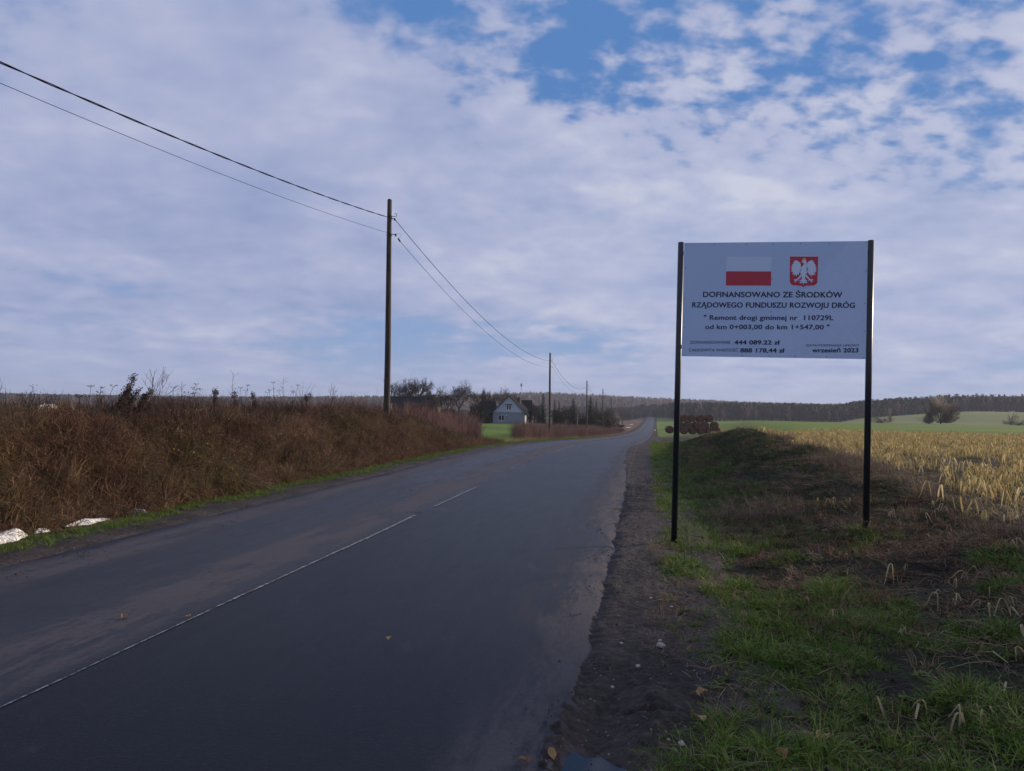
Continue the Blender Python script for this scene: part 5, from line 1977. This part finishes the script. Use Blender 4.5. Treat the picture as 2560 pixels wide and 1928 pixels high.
weed(275, 925, 'dock', 1, 'tallest dark dock plant with bushy seed heads leaning over the embankment', .42)
weed(318, 958, 'dock', 21, 'dark dock stalk branching out beside the tallest dock', .55)
weed(240, 956, 'umbel', 2, 'dark knobbly seed stalk just before the tallest dock', .05)
weed(215, 967, 'umbel', 3, 'tiny seed head standing at the near side of the dock plants')
weed(372, 912, 'twig', 4, 'tall forked leafless twig, the highest weed over the embankment', .05)
weed(396, 964, 'twig', 5, 'low spreading twig beside the tall forked one', .4)
weed(436, 968, 'umbel', 6, 'small umbel weed past the forked twigs')
weed(455, 957, 'spike', 7, 'slim spiky weed between umbels on the embankment')
weed(482, 969, 'umbel', 8, 'low flat umbel weed before the dark clump')
weed(506, 962, 'umbel', 9, 'umbel weed with several small heads just before the dark clump')
weed(537, 972, 'dock', 10, 'compact dark seed clump in the middle of the embankment crest')
weed(576, 929, 'spike', 11, 'very thin tall stalk sticking up in the middle of the embankment', .06)
weed(587, 979, 'dock', 12, 'small dark clump at the foot of the thin tall stalk')
weed(613, 963, 'umbel', 13, 'umbel weed with flat heads past the thin tall stalk')
weed(633, 983, 'dock', 14, 'small rusty seed clump before the paired tall weeds')
weed(672, 978, 'umbel', 15, 'spreading umbel weed with drooping heads')
weed(693, 957, 'umbel', 16, 'upright umbel weed just before the feathery spike')
weed(708, 940, 'spike', 17, 'feathery upright spike before the fan shaped weed')
weed(728, 962, 'umbel', 18, 'low umbel weed between the feathery spike and the fan')
weed(757, 952, 'fan', 19, 'fan shaped dead weed spreading fine rays')
weed(776, 985, 'dock', 22, 'small dark clump beyond the fan shaped weed')
weed(826, 957, 'twig', 20, 'thin pale twig, last weed before the tall pole', .05)
# fine background of small seed heads along the crest
us = []
for i in range(3):
    mbx = MB()
    r = random.Random(700 + i)
    for k in range(5):
        a = r.uniform(0, 6.28); b = Vector((r.gauss(0, .12), r.gauss(0, .12), -.05)); hh = r.uniform(.35, .7)
        t_ = b + Vector((r.gauss(0, .08), r.gauss(0, .08), hh))
        mbx.tube([b, t_], [.004, .002], 3, False)
        for j in range(5):
            c = t_ + Vector((r.gauss(0, .03), r.gauss(0, .03), r.gauss(0, .02)))
            s_ = .008
            mbx.poly([c + Vector((-s_, 0, 0)), c + Vector((0, 0, s_)), c + Vector((s_, 0, 0)), c + Vector((0, 0, -s_))])
    us.append(mbx.build('seed_weed_source', M['weed'], link=False))
u, y = region(300, -6.6, -5.2, 5, 34)
X, Y = to_xy(u, y)
scat('crest_weeds', X, Y, us, 'fine dry weeds with small seed heads along the embankment crest', 'weeds', .6, 1.05, .15)

# bright nettle by the left sign post, a few leaves and stones
p = hit(1712, 1440)
e = empty('nettle_plant', p)
tag(e, 'yellow green nettle plant with an orange leaf in front of the left sign post', 'plant')
mb = MB(); ml = MB(); mo = MB()
rnd = random.Random(8)
for k in range(5):
    b = Vector((rnd.gauss(0, .06), rnd.gauss(0, .06), -.02))
    hh = rnd.uniform(.18, .36)
    d_ = Vector((rnd.gauss(0, .12), rnd.gauss(0, .12), 1)).normalized()
    mb.tube([b, b + d_ * hh], [.005, .002], 4, False)
    for j in range(12):
        t = .15 + .85 * j / 11
        a = rnd.uniform(0, 6.28)
        dv = Vector((math.cos(a), math.sin(a), -.15 + .4 * t))
        c = b + d_ * hh * t
        l_ = .075 * (1.1 - t * .6)
        (mo if j == 2 and k < 2 else ml).ribbon([c, c + dv * l_ * .5, c + dv * l_], [.006, .034 * (1.15 - t * .5), .004], Vector((-math.sin(a), math.cos(a), 0)))
mb.build('stem', V['weedgreen'], e)
ml.build('leaves', V['weedgreen'], e)
mo.build('withered_leaves', V['leaf'], e)

LV = [(972, 1622, 'curled pale leaf lying in the middle of the dark road lane', .035), (1755, 1745, 'orange brown leaf at the edge of the grass beside the muddy shoulder', .045), (1736, 1752, 'small tan leaf next to the orange brown one', .035),
      (1745, 1812, 'pinkish brown dead leaves at the grass edge lower down', .055), (1380, 1905, 'brown leaf on the mud at the rim of the puddle', .035), (1312, 1922, 'brown leaf at the picture bottom beside the puddle', .035),
      (1640, 1835, 'folded brown leaf on the gravelly shoulder', .05), (2058, 1860, 'pale curled dead leaf on the bare soil among the grass', .06), (1960, 1900, 'brown dead leaf on the dark soil near the picture bottom', .05),
      (310, 1565, 'rusty leaf on the dusty far lane', .035), (470, 1563, 'small brown leaf close to the centre line', .025)]
for k, (px, py, lab, s_) in enumerate(LV):
    p = hit(px, py)
    rnd = random.Random(900 + k)
    mb = MB()
    n_ = 7
    for row in (-1, 0, 1):
        for i in range(n_):
            t = i / (n_ - 1) * 2 - 1
            wv_ = (1 - t * t) ** .6 * .55
            mb.v.append((t * s_, row * wv_ * s_, .012 + abs(row) * s_ * .35 * (1 - t * t) + .006 * math.sin(t * 4 + k)))
    for r_ in range(2):
        for i in range(n_ - 1):
            mb.f.append((r_ * n_ + i, r_ * n_ + i + 1, (r_ + 1) * n_ + i + 1, (r_ + 1) * n_ + i))
    o = mb.build('fallen_leaf', V['leaf'], smooth=True)
    o.location = p + Vector((0, 0, .05 if (px < 1300 and px > 100) else .02))
    o.rotation_euler = (rnd.gauss(0, .2), rnd.gauss(0, .2), rnd.uniform(0, 6.28))
    tag(o, lab, 'leaf')
M['stone'] = plain('pale_stone', (.34, .31, .30), .8, .25, 30, bump=.4)
ST_ = [(1652, 1621, .032, 'flat pale stone at the grass edge of the shoulder'), (1650, 1609, .014, 'small white pebble just above the flat pale stone'), (1678, 1524, .014, 'white pebble in the grass above the flat stone'), (1594, 1676, .017, 'pale angular stone in the middle of the shoulder'),
       (1553, 1618, .012, 'tiny white pebble on the shoulder beside the road edge'), (1704, 1870, .018, 'white pebble near the bottom edge of the grass'), (1638, 1855, .02, 'grey stone on the shoulder below the folded leaf'), (1626, 1502, .014, 'white pebble at the upper shoulder edge'),
       (2062, 1330, .03, 'pale stone on the ridge slope near the right sign post'), (1668, 1864, .013, 'small pebble between the grey stone and the grass'), (1531, 1730, .012, 'small pale pebble left among the mud crumbs')]
for k, (px, py, s_, lab) in enumerate(ST_):
    p = hit(px, py)
    rnd = random.Random(950 + k)
    mb = MB()
    nlat, nlon = 5, 8
    mb.v.append((0, 0, s_ * .6))
    for i in range(1, nlat):
        th = PI * i / nlat
        for j in range(nlon):
            ph = 2 * PI * j / nlon
            q = s_ * rnd.uniform(.8, 1.15)
            mb.v.append((q * 1.25 * math.sin(th) * math.cos(ph), q * math.sin(th) * math.sin(ph), q * .6 * math.cos(th)))
    mb.v.append((0, 0, -s_ * .6))
    for j in range(nlon):
        mb.f.append((0, 1 + j, 1 + (j + 1) % nlon))
        for i in range(nlat - 2):
            a = 1 + i * nlon
            mb.f.append((a + j, a + nlon + j, a + nlon + (j + 1) % nlon, a + (j + 1) % nlon))
        a = 1 + (nlat - 2) * nlon
        mb.f.append((a + j, len(mb.v) - 1, a + (j + 1) % nlon))
    o = mb.build('stone', M['stone'])
    o.location = p + Vector((0, 0, .02))
    o.rotation_euler = (0, 0, rnd.uniform(0, 6.28))
    tag(o, lab.replace(' left among', ' among'), 'stone')

# prominent stalks of the foreground, each where it stands
for k, (px, py, sc, lab) in enumerate([(2225, 1790, 1.35, 'tall hairpin shaped stalk standing in the foreground grass, palest of all'), (2310, 1800, 1.1, 'straight upright stump of a stalk beside the tall hairpin'), (2360, 1800, .7, 'short stub of a stalk past the straight upright one'), (2372, 1822, .9, 'leaning bright stalk stub closest to the picture bottom'),
                                       (2240, 1460, 1.2, 'double bent pale stalk at the edge of the grass'), (2385, 1450, 1.2, 'bent stalk with a long drooping tip above the foreground'), (2345, 1535, 1.1, 'hooked pale stalk in the middle of the muddy stubble'), (2480, 1540, 1.2, 'pair of thin pale stalks near the picture edge'),
                                       (2015, 1515, .8, 'small straw coloured stalk deep in the green grass'), (2085, 1555, .8, 'bent little stalk in the turf beyond the nettle'), (2540, 1740, 1.1, 'curved stalk cut off by the picture edge')]):
    p = hit(px, py)
    place_stalk(k, p.x, p.y, sc, None, lab, 'foreground stalks')

# ------------------------------------------------------------------ woods
V['wd1'] = veg('wood_twigs_brown', [(.046, .042, .050), (.068, .056, .060), (.036, .036, .045)], trans=.1)
V['wd2'] = veg('wood_twigs_rust', [(.21, .135, .115), (.17, .115, .10), (.25, .165, .135)], trans=.1)
V['wd3'] = veg('wood_pine', [(.018, .03, .02), (.028, .042, .025), (.04, .052, .03)], trans=.05)


def wood_tree(seed, kind):
    r = random.Random(seed)
    mb = MB()
    H_ = 12.
    if kind == 'pine':
        mb.tube([(0, 0, 0), (.1, 0, 6), (0, 0, 11)], [.2, .15, .06], 4, False)
        for _ in range(150):
            t = r.random()
            c = Vector((r.gauss(0, 1.2), r.gauss(0, 1.2), 7.2 + 4.8 * t))
            c.x *= (1.35 - t); c.y *= (1.35 - t)
            a = Vector((r.gauss(0, 1), r.gauss(0, 1), r.gauss(0, .4))).normalized() * .75
            b = Vector((r.gauss(0, 1), r.gauss(0, 1), r.gauss(0, .6))).normalized() * .5
            mb.poly([c - a, c + b, c + a])
        return mb
    mb.tube([(0, 0, 0), (r.gauss(0, .2), 0, 5), (r.gauss(0, .3), 0, 10)], [.16, .12, .05], 4, False)
    for _ in range(190):
        t = r.random()
        z = 1.2 + 10.5 * t ** .8
        wd_ = 2.3 * math.sin(min(1, t * 1.15 + .1) * PI) ** .6 + .3
        a = r.uniform(0, 2 * PI)
        q = wd_ * math.sqrt(r.random())
        c = Vector((q * math.cos(a), q * math.sin(a), z))
        d_ = Vector((math.cos(a) * .6 + r.gauss(0, .3), math.sin(a) * .6 + r.gauss(0, .3), 1.2)).normalized() * r.uniform(.8, 1.7)
        s_ = d_.orthogonal().normalized() * r.uniform(.08, .2)
        mb.poly([c - s_, c + s_, c + d_])
    return mb


WT = [wood_tree(500, 'b').build('wood_a', V['wd1'], link=False), wood_tree(501, 'b').build('wood_b', V['wd1'], link=False), wood_tree(502, 'b').build('wood_c', V['wd2'], link=False),
      wood_tree(503, 'b').build('wood_d', V['wd2'], link=False), wood_tree(504, 'pine').build('wood_e', V['wd3'], link=False), wood_tree(505, 'pine').build('wood_f', V['wd3'], link=False)]
bc = MB()
bc.tube([(0, 0, 0), (.15, 0, 6), (0, 0, 11)], [.15, .11, .04], 4, False)
WB = bc.build('wood_g', M['birch'], link=False)


def wood(name, X, Y, probs, label, smin, smax):
    n_ = len(X)
    Z = gh(X, Y)
    rots = np.zeros((n_, 3)); rots[:, 2] = NPR.uniform(0, 6.28, n_)
    idx = NPR.choice(len(probs), n_, p=np.array(probs) / sum(probs)) if not callable(probs) else probs(X, Y)
    scatter(name, np.stack([X, Y, Z], 1), rots, NPR.uniform(smin, smax, n_), idx, WT + [WB], label, 'woods')


def poly_wood(n_, t0, t1, y0, y1):
    t = NPR.uniform(t0, t1, n_)
    y = np.sqrt(NPR.uniform(y0(t) ** 2, y1(t) ** 2)) if callable(y0) else np.sqrt(NPR.uniform(y0 ** 2, y1 ** 2, n_))
    return t * y, y


def front(t):
    return np.interp(t, [.05, .19, .22, .46, .5, .9], [640, 630, 470, 455, 475, 480])


X, Y = poly_wood(5200, .075, .95, front, lambda t: front(t) + 170)
kk_ = fbm(X * .02, Y * .02, 2, 95)
idx = np.where(NPR.rand(len(X)) < .52 + .8 * kk_, NPR.choice([4, 5], len(X)), NPR.choice([0, 1, 2, 3, 0, 1], len(X)))
fr_ = Y < front(X / Y) + 22
idx = np.where(fr_, NPR.choice([0, 1, 4, 5, 2, 6], len(X), p=[.38, .37, .08, .08, .08, .01]), idx)
sc_ = np.where(fr_, NPR.uniform(.45, .8, len(X)), NPR.uniform(.65, .98, len(X)))
n_ = len(X)
rots = np.zeros((n_, 3)); rots[:, 2] = NPR.uniform(0, 6.28, n_)
scatter('roadside_woods', np.stack([X, Y, gh(X, Y)], 1), rots, sc_, idx, WT + [WB], 'dark mixed wood of pines and bare trees closing off the fields', 'woods')
X, Y = poly_wood(11500, -.9, .45, 880, 1420)
kk_ = fbm(X * .006, Y * .006, 3, 96)
idx = np.where(NPR.rand(len(X)) < .10 + .5 * kk_ + .25 * (X / Y < -.1), NPR.choice([4, 5], len(X)), NPR.choice([2, 3, 2, 3, 0], len(X)))
n_ = len(X)
rots = np.zeros((n_, 3)); rots[:, 2] = NPR.uniform(0, 6.28, n_)
scatter('hill_woods', np.stack([X, Y, gh(X, Y)], 1), rots, NPR.uniform(.8, 1.15, n_), idx, WT + [WB], 'reddish brown bare woods covering the distant rise', 'woods')
# hedgerow trees in the valley on the left
X, Y = poly_wood(420, -.75, -.1, 300, 560)
k = fbm(X * .02, Y * .03, 2, 97) > .12
X, Y = X[k], Y[k]
n_ = len(X)
rots = np.zeros((n_, 3)); rots[:, 2] = NPR.uniform(0, 6.28, n_)
scatter('valley_thickets', np.stack([X, Y, gh(X, Y)], 1), rots, NPR.uniform(.35, .6, n_), NPR.choice([0, 1, 2, 3], n_), WT + [WB], 'low brown thickets in the valley beyond the embankment', 'thicket')

# ------------------------------------------------------------------ haze
mh = bpy.data.materials.new('thin_haze')
mh.use_nodes = True
nh = mh.node_tree
nh.nodes.clear()
pv_ = nh.nodes.new('ShaderNodeVolumePrincipled')
pv_.inputs['Color'].default_value = (.72, .80, .96, 1)
pv_.inputs['Density'].default_value = HAZE
pv_.inputs['Anisotropy'].default_value = .2
oh = nh.nodes.new('ShaderNodeOutputMaterial')
nh.links.new(pv_.outputs[0], oh.inputs['Volume'])
hz = MB().box(-3200, -90, -25, 3300, 2500, 45).build('haze', mh)
tag(hz, kind='stuff')

# an added row of unseen spruces beyond the right picture edge, between the sun and the near road: their shade lies over the foreground
def shade_spruce(X, Y, H_, rad, seed, label):
    top = at_y(1280, 900, 100)
    gz = float(gh(X, Y))
    e = empty('spruce_tree', (X, Y, gz))
    tag(e, label, 'spruce')
    MB().tube([(0, 0, -.2), (0, 0, H_ * .5), (0, 0, H_ * .99)], [H_ * .018, H_ * .012, .02], 7).build('trunk', M['bark'], e)
    rnd = random.Random(seed)
    mb = MB()
    for i in range(int(H_ * 3.4)):
        z = H_ * (.05 + .93 * i / int(H_ * 3.4))
        rr_ = rad * (1 - z / H_) ** .8 * rnd.uniform(.8, 1.1) + .15
        for k in range(14):
            a = rnd.uniform(0, 2 * PI)
            rl = rr_ * rnd.uniform(.6, 1.1)
            dv = Vector((math.cos(a), math.sin(a), 0)); sd = Vector((-math.sin(a), math.cos(a), 0))
            for j in range(4):
                t0 = j / 4
                c0 = Vector((0, 0, z + .15)) + dv * rl * t0 - Vector((0, 0, rl * .28 * t0))
                c1 = c0 + dv * rl * .34 - Vector((0, 0, .22))
                ww = rl * .26 * (1.1 - t0)
                mb.poly([c0, c1 + sd * ww, c1 - sd * ww * .2 + dv * .1])
                mb.poly([c0, c1 - sd * ww, c1 + sd * ww * .2 + dv * .1])
    mb.build('crown', V['spruce'], e)


sv = Vector((math.sin(SUN_AZ), math.cos(SUN_AZ), 0))
pvv = Vector((-sv.y, sv.x, 0))
for k, (q, d_) in enumerate([(-7.5, 29), (-4.6, 27), (-1.6, 30), (1.2, 28), (3.9, 30)]):
    p = pvv * q + sv * d_
    shade_spruce(p.x, p.y, 13 + (k * 37 % 5) * .5, 2.5, 60 + k, ('first spruce of the added unseen shading row, nearest the viewer', 'second spruce of the added unseen row casting shade over the near road', 'middle spruce of the added unseen row casting shade over the near road', 'fourth spruce of the added unseen row casting shade over the near road', 'last spruce of the added unseen shading row, toward the stubble')[k])
